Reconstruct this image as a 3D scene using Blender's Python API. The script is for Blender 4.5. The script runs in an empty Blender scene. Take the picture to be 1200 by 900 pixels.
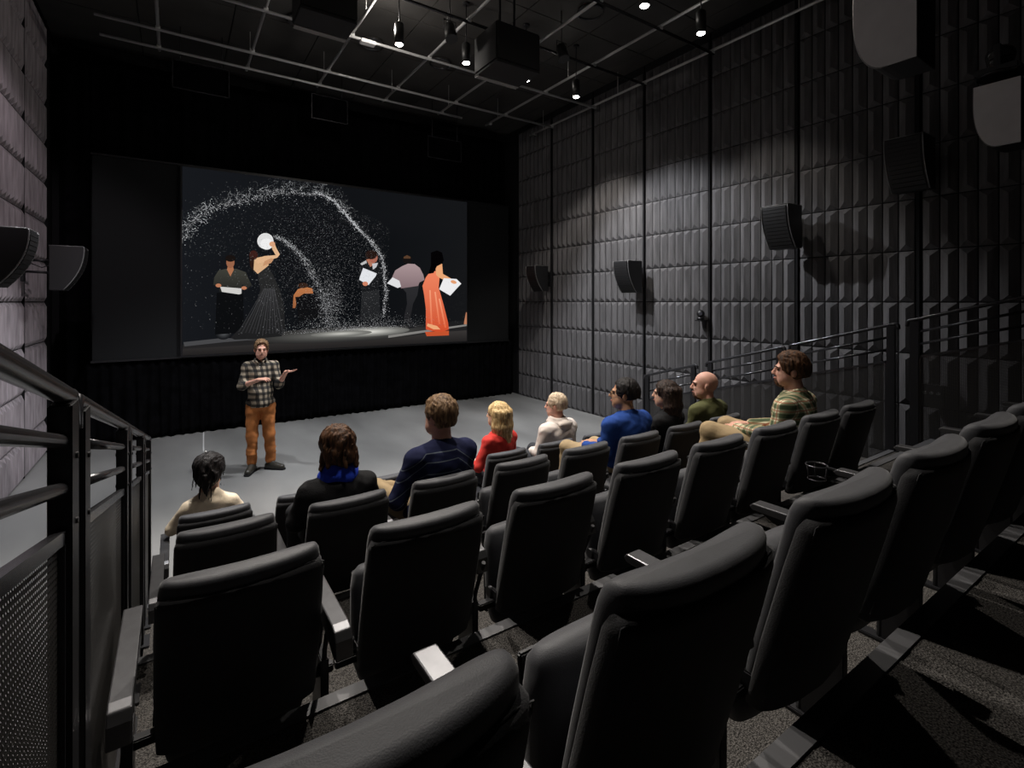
import bpy, bmesh, math, random
import numpy as np
from mathutils import Vector, Matrix, Euler
random.seed(7)
RNG = np.random.RandomState(11)
SC = bpy.context.scene
COL = SC.collection
PI = math.pi
R = math.radians

# ------------------------------------------------------------------ camera
# world: x to the right along the screen wall, y towards the screen, z up, stage floor z = 0
CAM_Z = 2.33
FPX = 586.0
HV = 353.0            # horizon row of the shifted lens
YAW = math.atan2(395.0, 586.0)
cam_d = bpy.data.cameras.new('camera')
cam = bpy.data.objects.new('camera', cam_d)
COL.objects.link(cam)
cam.location = (0, 0, CAM_Z)
cam.rotation_euler = (PI/2, 0, -YAW)
cam_d.sensor_width = 36.0
cam_d.lens = FPX/1200*36.0
cam_d.shift_y = -(450-HV)/1200.0
cam_d.clip_start = 0.02
SC.camera = cam
FW = (math.sin(YAW), math.cos(YAW))
RT = (math.cos(YAW), -math.sin(YAW))

# ------------------------------------------------------------------ world, exposure
w = bpy.data.worlds.new('world'); SC.world = w
w.use_nodes = True
w.node_tree.nodes['Background'].inputs[0].default_value = (0.012, 0.012, 0.014, 1)
w.node_tree.nodes['Background'].inputs[1].default_value = 0.12
SC.view_settings.view_transform = 'Standard'
SC.view_settings.look = 'None'
SC.view_settings.gamma = 1.0
SC.view_settings.exposure = 0.0
SC.view_settings.use_curve_mapping = False
try:
    SC.cycles.use_denoising = True
    SC.cycles.max_bounces = 5
    SC.cycles.sample_clamp_indirect = 4.0
except Exception:
    pass

# lamps of the ceiling: x, y, power, target x, y, z, cone deg, in view
LAMP_Z = CAM_Z + 3.42
WARM = (1.0, 0.93, 0.85)
COOL = (0.95, 0.965, 1.0)
LAMPS = [
    # row above the stage
    (2.50, 6.42, 620, (1.5, 7.6, 0), 86, COOL),
    (3.50, 6.38, 620, (4.4, 6.6, 0), 92, COOL),
    (4.55, 6.35, 820, (6.8, 5.4, 1.0), 88, COOL),
    (5.62, 6.40, 250, (6.9, 7.6, 1.4), 84, WARM),
    (0.35, 6.40, 560, (0.6, 7.0, 0), 86, COOL),
    # row above the audience
    (4.55, 3.98, 300, (4.0, 3.6, 0.9), 62, WARM),
    (5.62, 3.98, 85, (6.9, 3.9, 1.4), 80, WARM),
    (2.40, 4.75, 700, (1.9, 3.5, 0.9), 80, WARM),
    (0.60, 4.75, 620, (0.7, 3.5, 0.9), 80, WARM),
    # row above the upper tiers
    (3.90, 2.55, 170, (3.3, 0.9, 1.6), 74, WARM),
    (1.20, 2.60, 230, (1.0, 1.3, 1.6), 80, WARM),
    (-0.65, 4.10, 300, (-1.66, 8.0, 3.0), 54, (1.0, .88, .94)),  # added lamp out of view, rakes light along the left foam wall
]

# ------------------------------------------------------------------ materials
def srgb(r, g, b):
    f = lambda c: (c/255.0/12.92) if c/255.0 <= 0.04045 else ((c/255.0+0.055)/1.055)**2.4
    return (f(r), f(g), f(b), 1)

def mat(name, col, rough=0.7, metal=0.0, noise=0.0, nscale=8.0, bump=0.0, bscale=60.0, sheen=0.0, spec=0.5, col2=None, stretch=None, coat=0.0):
    m = bpy.data.materials.new(name); m.use_nodes = True
    nt = m.node_tree; b = nt.nodes['Principled BSDF']
    c = tuple(col) if len(col) == 4 else tuple(col)+(1,)
    b.inputs['Base Color'].default_value = c
    b.inputs['Roughness'].default_value = rough
    b.inputs['Metallic'].default_value = metal
    b.inputs['Specular IOR Level'].default_value = spec
    if coat: b.inputs['Coat Weight'].default_value = coat
    if sheen:
        b.inputs['Sheen Weight'].default_value = sheen
        b.inputs['Sheen Roughness'].default_value = 0.5
    tc = nt.nodes.new('ShaderNodeTexCoord'); vec = tc.outputs['Object']
    if stretch:
        mp = nt.nodes.new('ShaderNodeMapping'); mp.inputs['Scale'].default_value = stretch
        nt.links.new(vec, mp.inputs['Vector']); vec = mp.outputs['Vector']
    if noise or col2:
        n = nt.nodes.new('ShaderNodeTexNoise'); n.inputs['Scale'].default_value = nscale; n.inputs['Detail'].default_value = 4
        nt.links.new(vec, n.inputs['Vector'])
        r = nt.nodes.new('ShaderNodeValToRGB')
        if col2:
            c2 = tuple(col2) if len(col2) == 4 else tuple(col2)+(1,)
            r.color_ramp.elements[0].position = 0.38; r.color_ramp.elements[1].position = 0.62
            r.color_ramp.elements[0].color = c; r.color_ramp.elements[1].color = c2
        else:
            r.color_ramp.elements[0].position = 0.3; r.color_ramp.elements[1].position = 0.7
            r.color_ramp.elements[0].color = tuple(x*(1-noise) for x in c[:3])+(1,)
            r.color_ramp.elements[1].color = tuple(min(1, x*(1+noise)) for x in c[:3])+(1,)
        nt.links.new(n.outputs['Fac'], r.inputs['Fac']); nt.links.new(r.outputs['Color'], b.inputs['Base Color'])
    if bump:
        n2 = nt.nodes.new('ShaderNodeTexNoise'); n2.inputs['Scale'].default_value = bscale; n2.inputs['Detail'].default_value = 3
        nt.links.new(vec, n2.inputs['Vector'])
        bp = nt.nodes.new('ShaderNodeBump'); bp.inputs['Strength'].default_value = bump; bp.inputs['Distance'].default_value = 0.01
        nt.links.new(n2.outputs['Fac'], bp.inputs['Height']); nt.links.new(bp.outputs['Normal'], b.inputs['Normal'])
    return m

def emit_mat(name, col, strength):
    m = bpy.data.materials.new(name); m.use_nodes = True
    b = m.node_tree.nodes['Principled BSDF']
    b.inputs['Base Color'].default_value = (0, 0, 0, 1)
    b.inputs['Emission Color'].default_value = tuple(col)[:3]+(1,)
    b.inputs['Emission Strength'].default_value = strength
    return m

def mathn(nt, op, a, b=None, c=None):
    n = nt.nodes.new('ShaderNodeMath'); n.operation = op
    for i, v in enumerate((a, b, c)):
        if v is None: continue
        if isinstance(v, (int, float)): n.inputs[i].default_value = v
        else: nt.links.new(v, n.inputs[i])
    return n.outputs[0]

def check_mat(name, base, dark, light, period, fine=None, fine_period=None, bump=0.25):
    """woven check: bands across x (plus y) and z, mixed like warp and weft"""
    m = bpy.data.materials.new(name); m.use_nodes = True
    nt = m.node_tree; b = nt.nodes['Principled BSDF']; b.inputs['Roughness'].default_value = 0.85
    tc = nt.nodes.new('ShaderNodeTexCoord')
    sx = nt.nodes.new('ShaderNodeSeparateXYZ'); nt.links.new(tc.outputs['Object'], sx.inputs[0])
    h = mathn(nt, 'ADD', sx.outputs['X'], mathn(nt, 'MULTIPLY', sx.outputs['Y'], 0.8))
    def band(v, per, thr):
        s = mathn(nt, 'SINE', mathn(nt, 'MULTIPLY', v, 2*PI/per))
        return mathn(nt, 'MULTIPLY', mathn(nt, 'GREATER_THAN', s, thr), 1.0)
    bx_, bz_ = band(h, period, 0.0), band(sx.outputs['Z'], period, 0.0)
    s = mathn(nt, 'MULTIPLY', mathn(nt, 'ADD', bx_, bz_), 0.5)
    r = nt.nodes.new('ShaderNodeValToRGB'); r.color_ramp.interpolation = 'CONSTANT'
    e = r.color_ramp.elements
    e[0].position = 0; e[0].color = dark
    e[1].position = 0.4; e[1].color = base
    e3 = e.new(0.9); e3.color = light
    nt.links.new(s, r.inputs['Fac'])
    out = r.outputs['Color']
    if fine:
        f = mathn(nt, 'MAXIMUM', band(h, fine_period, 0.95), band(sx.outputs['Z'], fine_period, 0.95))
        mx = nt.nodes.new('ShaderNodeMix'); mx.data_type = 'RGBA'
        nt.links.new(f, mx.inputs['Factor']); nt.links.new(out, mx.inputs['A']); mx.inputs['B'].default_value = fine
        out = mx.outputs['Result']
    nt.links.new(out, b.inputs['Base Color'])
    return m

def stripe_mat(name, base, line, zs, half=0.003):
    m = bpy.data.materials.new(name); m.use_nodes = True
    nt = m.node_tree; b = nt.nodes['Principled BSDF']; b.inputs['Roughness'].default_value = 0.9
    b.inputs['Specular IOR Level'].default_value = 0.2
    tc = nt.nodes.new('ShaderNodeTexCoord')
    sx = nt.nodes.new('ShaderNodeSeparateXYZ'); nt.links.new(tc.outputs['Object'], sx.inputs[0])
    ax = mathn(nt, 'ABSOLUTE', sx.outputs['X'])
    # the lines run level across the back and bend down over the shoulders
    zz = mathn(nt, 'ADD', sx.outputs['Z'], mathn(nt, 'MULTIPLY', mathn(nt, 'MAXIMUM', mathn(nt, 'SUBTRACT', ax, 0.11), 0.0), 0.75))
    tot = None
    for z in zs:
        g = mathn(nt, 'LESS_THAN', mathn(nt, 'ABSOLUTE', mathn(nt, 'SUBTRACT', zz, z)), half)
        tot = g if tot is None else mathn(nt, 'MAXIMUM', tot, g)
    mx = nt.nodes.new('ShaderNodeMix'); mx.data_type = 'RGBA'
    nt.links.new(tot, mx.inputs['Factor']); mx.inputs['A'].default_value = base; mx.inputs['B'].default_value = line
    nt.links.new(mx.outputs['Result'], b.inputs['Base Color'])
    return m

M = {}
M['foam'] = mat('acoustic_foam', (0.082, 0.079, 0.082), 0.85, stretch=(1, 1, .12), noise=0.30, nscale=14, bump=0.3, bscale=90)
M['foam_left_lit'] = mat('acoustic_foam_left_lit', (0.27, 0.240, 0.257), 0.85, stretch=(1, 1, .10), noise=0.34, nscale=22, bump=0.3, bscale=90)  # stronger purplish light on this wall is put into the foam colour
M['black'] = mat('flat_black', (0.008, 0.008, 0.009), 0.9, spec=0.2)
M['drape'] = mat('black_velvet', (0.0025, 0.0025, 0.003), 1.0, spec=0.03, noise=0.4, nscale=6)
M['ceil'] = mat('ceiling_board', (0.042, 0.040, 0.038), 0.55, noise=0.3, nscale=1.6)
M['stage'] = mat('stage_floor', (0.196, 0.196, 0.192), 0.40, noise=0.34, nscale=0.9, bump=0.08, bscale=25, stretch=(1, 0.35, 1))
M['tread'] = mat('carpet', (0.018, 0.017, 0.016), 1.0, bump=0.9, bscale=160, col2=(0.12, 0.112, 0.104), nscale=210, spec=0.1)
M['nosing'] = mat('nosing_strip', (0.10, 0.10, 0.105), 0.55, metal=0.2)
M['seat'] = mat('seat_fabric', (0.040, 0.041, 0.047), 0.6, sheen=0.2, noise=0.12, nscale=30, bump=0.12, bscale=420, spec=0.4)
M['seat_rear_shaded'] = mat('seat_fabric_shaded', (0.013, 0.013, 0.015), 0.75, sheen=0.15, noise=0.12, nscale=30, bump=0.2, bscale=320, spec=0.3)  # shade on the seat backs put into a darker copy of the fabric
M['arm'] = mat('arm_cap', (0.11, 0.11, 0.115), 0.36, metal=0.75, noise=0.08, nscale=40)
M['steel'] = mat('black_steel', (0.016, 0.016, 0.018), 0.42, metal=0.3)
M['rail'] = mat('rail_paint', (0.055, 0.055, 0.06), 0.26, metal=0.6)
M['pipe'] = mat('grid_pipe_steel', (0.50, 0.50, 0.50), 0.33, metal=0.35)
M['speaker'] = mat('speaker_black', (0.007, 0.007, 0.008), 0.45)
M['speaker_side'] = mat('speaker_side_panel', (0.68, 0.66, 0.66), 0.6, noise=0.05)
M['trimgrey'] = mat('speaker_edge', (0.20, 0.20, 0.20), 0.45, metal=0.4)
M['grille'] = mat('speaker_grille', (0.010, 0.010, 0.011), 0.6, metal=0.2, noise=0.5, nscale=200)
M['lamp_body'] = mat('lamp_body_black', (0.012, 0.012, 0.012), 0.5)
M['lens'] = emit_mat('lit_lens', (1.0, 0.96, 0.9), 40)
M['box'] = mat('projector_box', (0.006, 0.006, 0.0065), 0.6)
M['box_lit_edge'] = mat('projector_box_lit_edge', (0.22, 0.21, 0.20), 0.55)  # pale tone painted in for the lit lower edge of the boxes
M['white'] = mat('white_card', (0.6, 0.6, 0.6), 0.6)
M['eye_w'] = mat('eye', (0.10, 0.07, 0.05), 0.2)
M['glass_frame'] = mat('spectacle_frame', (0.05, 0.035, 0.02), 0.3)

def perf_mat():
    m = bpy.data.materials.new('perforated_sheet'); m.use_nodes = True
    nt = m.node_tree; b = nt.nodes['Principled BSDF']
    b.inputs['Base Color'].default_value = (0.04, 0.038, 0.036, 1); b.inputs['Roughness'].default_value = 0.45; b.inputs['Metallic'].default_value = 0.4
    tc = nt.nodes.new('ShaderNodeTexCoord')
    sx = nt.nodes.new('ShaderNodeSeparateXYZ'); nt.links.new(tc.outputs['Object'], sx.inputs[0])
    P = 0.011
    a = mathn(nt, 'SINE', mathn(nt, 'MULTIPLY', sx.outputs['Y'], 2*PI/P))
    c = mathn(nt, 'SINE', mathn(nt, 'MULTIPLY', mathn(nt, 'ADD', sx.outputs['Z'], mathn(nt, 'MULTIPLY', sx.outputs['Y'], 0.25)), 2*PI/P))
    hole = mathn(nt, 'GREATER_THAN', mathn(nt, 'ADD', a, c), 0.75)
    nt.links.new(mathn(nt, 'SUBTRACT', 1.0, hole), b.inputs['Alpha'])
    return m
M['perf'] = perf_mat()

# ------------------------------------------------------------------ object helpers
def link_mesh(name, me, m, parent=None, smooth=False):
    o = bpy.data.objects.new(name, me); COL.objects.link(o)
    for mm in (m if isinstance(m, (list, tuple)) else [m]):
        me.materials.append(mm)
    if parent is not None: o.parent = parent
    if smooth:
        me.polygons.foreach_set('use_smooth', [True]*len(me.polygons))
    return o

class B:
    """collects shapes and links them as one mesh object"""
    def __init__(s): s.bm = bmesh.new()
    def box(s, c, d, rot=None, bev=0.0, mi=0):
        t = bmesh.new(); bmesh.ops.create_cube(t, size=1)
        bmesh.ops.scale(t, vec=Vector(d), verts=t.verts)
        if bev: bmesh.ops.bevel(t, geom=t.edges[:], offset=bev, segments=2, affect='EDGES')
        s._put(t, Matrix.Translation(Vector(c)) @ (rot.to_matrix().to_4x4() if rot else Matrix()), mi); return s
    def _put(s, t, mx, mi=0):
        bmesh.ops.transform(t, matrix=mx, verts=t.verts)
        for f in t.faces: f.material_index = mi
        me = bpy.data.meshes.new('tmp'); t.to_mesh(me); t.free(); s.bm.from_mesh(me); bpy.data.meshes.remove(me)
    def cyl(s, a, b, r, r2=None, n=14, mi=0, caps=True):
        a, b = Vector(a), Vector(b); d = b-a
        t = bmesh.new(); bmesh.ops.create_cone(t, cap_ends=caps, segments=n, radius1=r, radius2=r if r2 is None else r2, depth=d.length)
        for f in t.faces: f.smooth = len(f.verts) == 4
        q = d.to_track_quat('Z', 'Y').to_matrix().to_4x4()
        s._put(t, Matrix.Translation((a+b)/2) @ q, mi); return s
    def tube(s, pts, r, n=10, closed=False, mi=0):
        P = [Vector(p) for p in pts]; N = len(P); rings = []
        up = Vector((0, 0, 1)); prev = None
        for i, p in enumerate(P):
            a = P[(i-1) % N] if (closed or i > 0) else p; b = P[(i+1) % N] if (closed or i < N-1) else p
            t = (b-a).normalized()
            if prev is None:
                x = t.cross(up);
                if x.length < 1e-3: x = t.cross(Vector((1, 0, 0)))
                x.normalize()
            else:
                x = prev - t*prev.dot(t); x.normalize()
            prev = x; y = t.cross(x)
            rr = r[i] if isinstance(r, (list, tuple)) else r
            rings.append([s.bm.verts.new(p + x*rr*math.cos(2*PI*k/n) + y*rr*math.sin(2*PI*k/n)) for k in range(n)])
        for i in range(N if closed else N-1):
            A, Bq = rings[i], rings[(i+1) % N]
            for k in range(n):
                f = s.bm.faces.new((A[k], A[(k+1) % n], Bq[(k+1) % n], Bq[k])); f.smooth = True; f.material_index = mi
        if not closed:
            s.bm.faces.new(rings[0][::-1]).material_index = mi; s.bm.faces.new(rings[-1]).material_index = mi
        return s
    def sphere(s, c, r, seg=16, sc=(1, 1, 1), mi=0):
        t = bmesh.new(); bmesh.ops.create_uvsphere(t, u_segments=seg, v_segments=max(6, seg//2), radius=r)
        for f in t.faces: f.smooth = True
        s._put(t, Matrix.Translation(Vector(c)) @ Matrix.Diagonal((sc[0], sc[1], sc[2], 1)), mi); return s
    def loft(s, rings, smooth=True, mi=0, caps=True):
        V = [[s.bm.verts.new(Vector(p)) for p in r] for r in rings]; n = len(V[0])
        for i in range(len(V)-1):
            for k in range(n):
                f = s.bm.faces.new((V[i][k], V[i][(k+1) % n], V[i+1][(k+1) % n], V[i+1][k])); f.smooth = smooth; f.material_index = mi
        if caps:
            for f in (s.bm.faces.new(V[0][::-1]), s.bm.faces.new(V[-1])): f.smooth = smooth; f.material_index = mi
        return s
    def prism(s, poly, axis, lo, hi, mi=0):
        """poly: 2d outline in the two other axes, extruded along axis"""
        def p3(a, b, c):
            return {0: (c, a, b), 1: (a, c, b), 2: (a, b, c)}[axis]
        A = [s.bm.verts.new(p3(a, b, lo)) for a, b in poly]; Bv = [s.bm.verts.new(p3(a, b, hi)) for a, b in poly]
        n = len(A)
        for k in range(n): s.bm.faces.new((A[k], A[(k+1) % n], Bv[(k+1) % n], Bv[k])).material_index = mi
        s.bm.faces.new(A[::-1]).material_index = mi; s.bm.faces.new(Bv).material_index = mi
        return s
    def build(s, name, m, parent=None, bevel=0.0, subsurf=0):
        bmesh.ops.recalc_face_normals(s.bm, faces=s.bm.faces[:])
        me = bpy.data.meshes.new(name); s.bm.to_mesh(me); s.bm.free()
        o = link_mesh(name, me, m, parent)
        if bevel:
            md = o.modifiers.new('bevel', 'BEVEL'); md.width = bevel; md.segments = 2; md.limit_method = 'ANGLE'
        if subsurf:
            md = o.modifiers.new('sub', 'SUBSURF'); md.levels = subsurf; md.render_levels = subsurf
        return o

def tag(o, label=None, cat=None, group=None, kind=None):
    if label: o['label'] = label
    if cat: o['category'] = cat
    if group: o['group'] = group
    if kind: o['kind'] = kind
    return o
def thing(name, label, cat, loc=(0, 0, 0), rotz=0, group=None):
    o = bpy.data.objects.new(name, None); COL.objects.link(o)
    o.location = loc; o.rotation_euler = (0, 0, rotz); o.empty_display_size = 0.1
    return tag(o, label, cat, group)
def struct(o, label=None):
    return tag(o, label, None, None, 'structure')
KIDS = {}
def children_of(o):
    if o.name not in KIDS: KIDS[o.name] = [c for c in bpy.data.objects if c.parent == o]
    return KIDS[o.name]
def copy_tree(o, parent=None):
    c = o.copy(); COL.objects.link(c); c.parent = parent
    for ch in children_of(o): copy_tree(ch, c)
    return c

# ------------------------------------------------------------------ the room
XL, XR, YB = -1.66, 7.15, 10.95
CEIL = CAM_Z + 4.32
Y0 = -2.4
T_Y = [4.06, 2.91, 1.76, 0.61]           # nosings of the four tiers
T_Z = [0.33, 0.655, 0.98, 1.31]
PXL, PXR = -0.15, 6.12                   # the seating platform
def tier_z(y):
    z = 0
    for a, b in zip(T_Y, T_Z):
        if y < a: z = b
    return z

bm = B(); bm.box(((XL+XR)/2, (Y0+YB)/2, -0.05), (XR-XL, YB-Y0, 0.1))
struct(bm.build('floor', M['stage']), 'grey painted stage floor')
bm = B(); bm.box(((XL+XR)/2, YB+0.05, CEIL/2), (XR-XL+0.4, 0.1, CEIL))
struct(bm.build('wall_back', M['black']), 'black wall behind the screen')

def foam_wall(name, x, sgn, m, label):
    """one wall of hipped foam wedges, eight to a bay; sgn is where the room lies"""
    bm = bmesh.new()
    def quad(*p): bm.faces.new([bm.verts.new(q) for q in p])
    bt = bmesh.new(); bmesh.ops.create_cube(bt, size=1); bmesh.ops.transform(bt, matrix=Matrix.Translation((x-sgn*0.05, (Y0+YB)/2, CEIL/2)) @ Matrix.Diagonal((0.1, YB-Y0, CEIL, 1)), verts=bt.verts)
    me = bpy.data.meshes.new('t'); bt.to_mesh(me); bt.free(); bm.from_mesh(me); bpy.data.meshes.remove(me)
    D = 0.052 if sgn < 0 else 0.050; base = 0.010
    for k in range(-4, 7):
        ya = 2.17 + 1.36*k + 0.032; yb = 2.17 + 1.36*(k+1) - 0.032
        if yb > YB - 0.1 or ya < Y0: continue
        tw = (yb-ya)/8
        for r in range(0, 12):
            za = max(0.0, -0.08 + 0.6*r) + 0.006; zb = min(CEIL-0.02, -0.08+0.6*(r+1)-0.006)
            if zb - za < 0.2: continue
            for i in range(8):
                a, b = ya+tw*i+0.0065, ya+tw*(i+1)-0.0065; c = (a+b)/2
                hp = 0.07
                xb = x + sgn*base; xd = x + sgn*D
                v = [bm.verts.new(q) for q in ((x, a, za), (x, b, za), (x, b, zb), (x, a, zb),
                     (xb, a, za), (xb, b, za), (xb, b, zb), (xb, a, zb), (xd, c, za+hp), (xd, c, zb-hp))]
                for f in ((0, 1, 5, 4), (1, 2, 6, 5), (2, 3, 7, 6), (3, 0, 4, 7), (4, 5, 8), (6, 7, 9), (5, 6, 9, 8), (7, 4, 8, 9)):
                    bm.faces.new([v[j] for j in f])
    nb = 6
    bmesh.ops.recalc_face_normals(bm, faces=bm.faces[:])
    bm.faces.ensure_lookup_table()
    for f in bm.faces[:6]: f.material_index = 1
    me = bpy.data.meshes.new(name); bm.to_mesh(me); bm.free()
    struct(link_mesh(name, me, [m, M['black']]), label)
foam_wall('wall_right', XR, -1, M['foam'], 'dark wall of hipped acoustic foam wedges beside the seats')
foam_wall('wall_left', XL, 1, M['foam_left_lit'], 'wall of hipped acoustic foam wedges beyond the left railing')
n = 0
for k in range(-3, 7):
    y = 2.17 + 1.36*k
    for x in (XR, XL):
        n += 1
        s_ = -1 if x == XR else 1
        bm = B(); bm.box((x+s_*0.018, y, CEIL/2), (0.03, 0.028, CEIL-0.04))
        struct(bm.build('trim_%d' % n, M['black']), 'black upright batten between foam bays')

# ceiling boards with open joints
bm = B(); bm.box(((XL+XR)/2, (Y0+YB)/2, CEIL+0.08), (XR-XL+0.3, YB-Y0+0.3, 0.1), mi=1)
x = XL
while x < XR:
    x2 = min(x+1.2, XR); y = Y0
    while y < YB:
        y2 = min(y+1.2, YB)
        bm.box(((x+x2)/2, (y+y2)/2, CEIL+0.012), (x2-x-0.016, y2-y-0.016, 0.02))
        y = y2
    x = x2
struct(bm.build('ceiling', [M['ceil'], M['black']]), 'dark ceiling boards above the pipe grid')

# carpeted seating tiers: one stepped platform
out = [(T_Y[0], 0.0), (Y0, 0.0), (Y0, T_Z[3])]
for i in (3, 2, 1, 0):
    out.append((T_Y[i], T_Z[i]))
    if i > 0: out.append((T_Y[i], T_Z[i-1]))
bm = B(); bm.prism(out, 0, PXL, PXR)
struct(bm.build('floor_tiers', M['tread']), 'speckled dark carpet on the stepped seating tiers')
for i in range(4):
    bm = B(); bm.box(((PXL+PXR)/2, T_Y[i]-0.02, T_Z[i]+0.003), (PXR-PXL, 0.055, 0.008)); bm.box(((PXL+PXR)/2, T_Y[i]+0.004, T_Z[i]-0.02), (PXR-PXL, 0.006, 0.05))
    struct(bm.build('trim_%d' % (n+1+i), M['nosing']), 'grey metal nosing strip on a seating tier')
n += 4
# aisle half-steps on the right
for i in range(4):
    bm = B(); za = (T_Z[i]+(T_Z[i-1] if i else 0))/2
    bm.box((5.45, T_Y[i]+0.15, za/2+0.001), (1.1, 0.30, za), bev=0.004)
    bm.box((5.45, T_Y[i]+0.285, za+0.005), (1.1, 0.05, 0.008), mi=1)
    struct(bm.build('floor_step_%d' % (i+1), [M['tread'], M['nosing']]), 'carpeted half step in the side aisle')

# ------------------------------------------------------------------ screen, masking, curtain
SY = 10.30
def on_plane(u, v, y=SY):
    """where the ray of a photo point meets the upright plane y"""
    X = (u-600)/FPX; Z = (HV-v)/FPX
    dx, dy = FW[0]+RT[0]*X, FW[1]+RT[1]*X
    t = y/dy
    return (dx*t, y, CAM_Z+Z*t)
SX0, SX1 = 0.105, 5.67
SZ0, SZ1 = CAM_Z-0.94, CAM_Z+2.32
# masking: a taut black cloth around the screen on its own frame
mk = thing('screen_masking', 'wide taut black masking cloth framing the projection screen', 'screen masking', (2.9, SY+0.085, 0))
bm = B(); bm.box((0, 0.03, (SZ0+SZ1)/2), (8.0, 0.03, SZ1-SZ0+0.06)); bm.build('masking_cloth', mat('masking_cloth', (0.011, 0.012, 0.013), 0.8, spec=0.2), mk)
bm = B(); bm.box((0, 0.01, SZ0-0.035), (8.04, 0.05, 0.03)); bm.box((0, 0.01, SZ1+0.045), (8.04, 0.05, 0.03)); bm.build('masking_frame', M['steel'], mk)

scr = thing('projection_screen', 'large projection screen showing dancers in dark clothes amid thrown water', 'screen', ((SX0+SX1)/2, SY, SZ0))
cx_ = (SX0+SX1)/2
bm = B(); bm.box((0, 0.028, (SZ1-SZ0)/2), (SX1-SX0+0.05, 0.045, SZ1-SZ0+0.05)); bm.build('screen_frame', M['steel'], scr)

# projected picture: coloured flat shapes on the screen sheet
def lin(c): return srgb(*c)[:3]
PV, PF, PC = [], [], []
lay = [0.0]
def to_loc(u, v):
    p = on_plane(u, v, SY)
    return (min(max(p[0], SX0+0.004), SX1-0.004)-cx_, min(max(p[2], SZ0+0.004), SZ1-0.004)-SZ0)
def poly_xy(pts, cols):
    i0 = len(PV); y = -0.0004 - lay[0]
    for (a, b) in pts: PV.append((a, y, b))
    PF.append(tuple(range(i0, i0+len(pts))))
    if not isinstance(cols, list): cols = [cols]*len(pts)
    PC.extend(cols)
def shape(pts, col, col2=None):
    """filled outline in photo points; col2 shades the lower end like cloth folds in the picture"""
    lay[0] += 0.00004
    L = [to_loc(*p) for p in pts]
    c1 = lin(col)
    if col2 is None: poly_xy(L, c1); return
    c2 = lin(col2); zs = [q[1] for q in L]; lo, hi = min(zs), max(zs)
    poly_xy(L, [tuple(c1[k]*(z-lo)/(hi-lo+1e-6)+c2[k]*(hi-z)/(hi-lo+1e-6) for k in range(3)) for z in zs])
def oval(u, v, a, b, col, rot=0, n=18):
    shape([(u+a*math.cos(t)*math.cos(rot)-b*math.sin(t)*math.sin(rot), v+a*math.cos(t)*math.sin(rot)+b*math.sin(t)*math.cos(rot)) for t in [2*PI*k/n for k in range(n)]], col)
def glow(u, v, a, b, cin, cout, n=24):
    """soft pool of spray in the picture"""
    lay[0] += 0.00004
    steps = [0, 0.25, 0.5, 0.75, 1.0]; c1, c2 = lin(cin), lin(cout)
    prev = None
    for s_ in steps:
        f = (1-s_)**1.6
        c = tuple(c1[k]*f + c2[k]*(1-f) for k in range(3))
        ring = [to_loc(u+a*s_*math.cos(2*PI*k/n), v+b*s_*math.sin(2*PI*k/n)-0.05*a*s_*math.cos(2*PI*k/n)) for k in range(n)]
        if prev:
            for k in range(n):
                k2 = (k+1) % n
                poly_xy([prev[0][k], prev[0][k2], ring[k2], ring[k]], [prev[1], prev[1], c, c])
        prev = (ring, c)
def drop(u, v, s_, br):
    a = random.uniform(0, PI); L = to_loc(u, v); e = s_*0.017
    x1, z1 = e*math.cos(a), e*math.sin(a); el = random.uniform(0.35, 0.9)
    c = (br*0.96, br*0.97, br*1.0)
    poly_xy([(L[0]+x1, L[1]+z1), (L[0]-z1*el, L[1]+x1*el), (L[0]-x1, L[1]-z1), (L[0]+z1*el, L[1]-x1*el)], c)
# backdrop of the picture
W_, H_ = SX1-SX0, SZ1-SZ0
gx = [-W_/2+W_*k/8 for k in range(9)]; gz = [H_*k/6 for k in range(7)]
def bgc(i, j):
    t = i/8
    a = lin((22, 24, 28)); b_ = lin((21, 22, 24)); mid = lin((11, 13, 16))
    f = 1-abs(t-0.5)*2; f = f if j < 5 else f*0.5
    c = [(a[k]*(1-t)+b_[k]*t)*(1-f)+mid[k]*f for k in range(3)]
    if j == 0: c = lin((44, 43, 44))
    return tuple(c)
for i in range(8):
    for j in range(6):
        poly_xy([(gx[i], gz[j]), (gx[i+1], gz[j]), (gx[i+1], gz[j+1]), (gx[i], gz[j+1])], [bgc(i, max(j, 1)), bgc(i+1, max(j, 1)), bgc(i+1, j+1), bgc(i, j+1)])
# floor of the filmed stage
shape([(213, 404), (300, 397), (420, 386), (547, 375), (547, 401), (213, 420)], (26, 27, 29), (40, 38, 38))
shape([(213, 409), (380, 399), (547, 387), (547, 401), (213, 420)], (56, 53, 52), (34, 32, 32))
glow(400, 392, 112, 9, (120, 120, 116), (40, 39, 39))
glow(430, 389, 50, 5.5, (235, 234, 226), (100, 100, 97))
glow(400, 391, 36, 3.4, (200, 199, 192), (110, 110, 106))
shape([(455, 393), (547, 380), (547, 382), (455, 396)], (130, 128, 125))
shape([(215, 401), (262, 396), (300, 398), (262, 401), (216, 406)], (70, 70, 72))
glow(262, 390, 10, 8, (90, 92, 95), (18, 19, 22))
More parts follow.
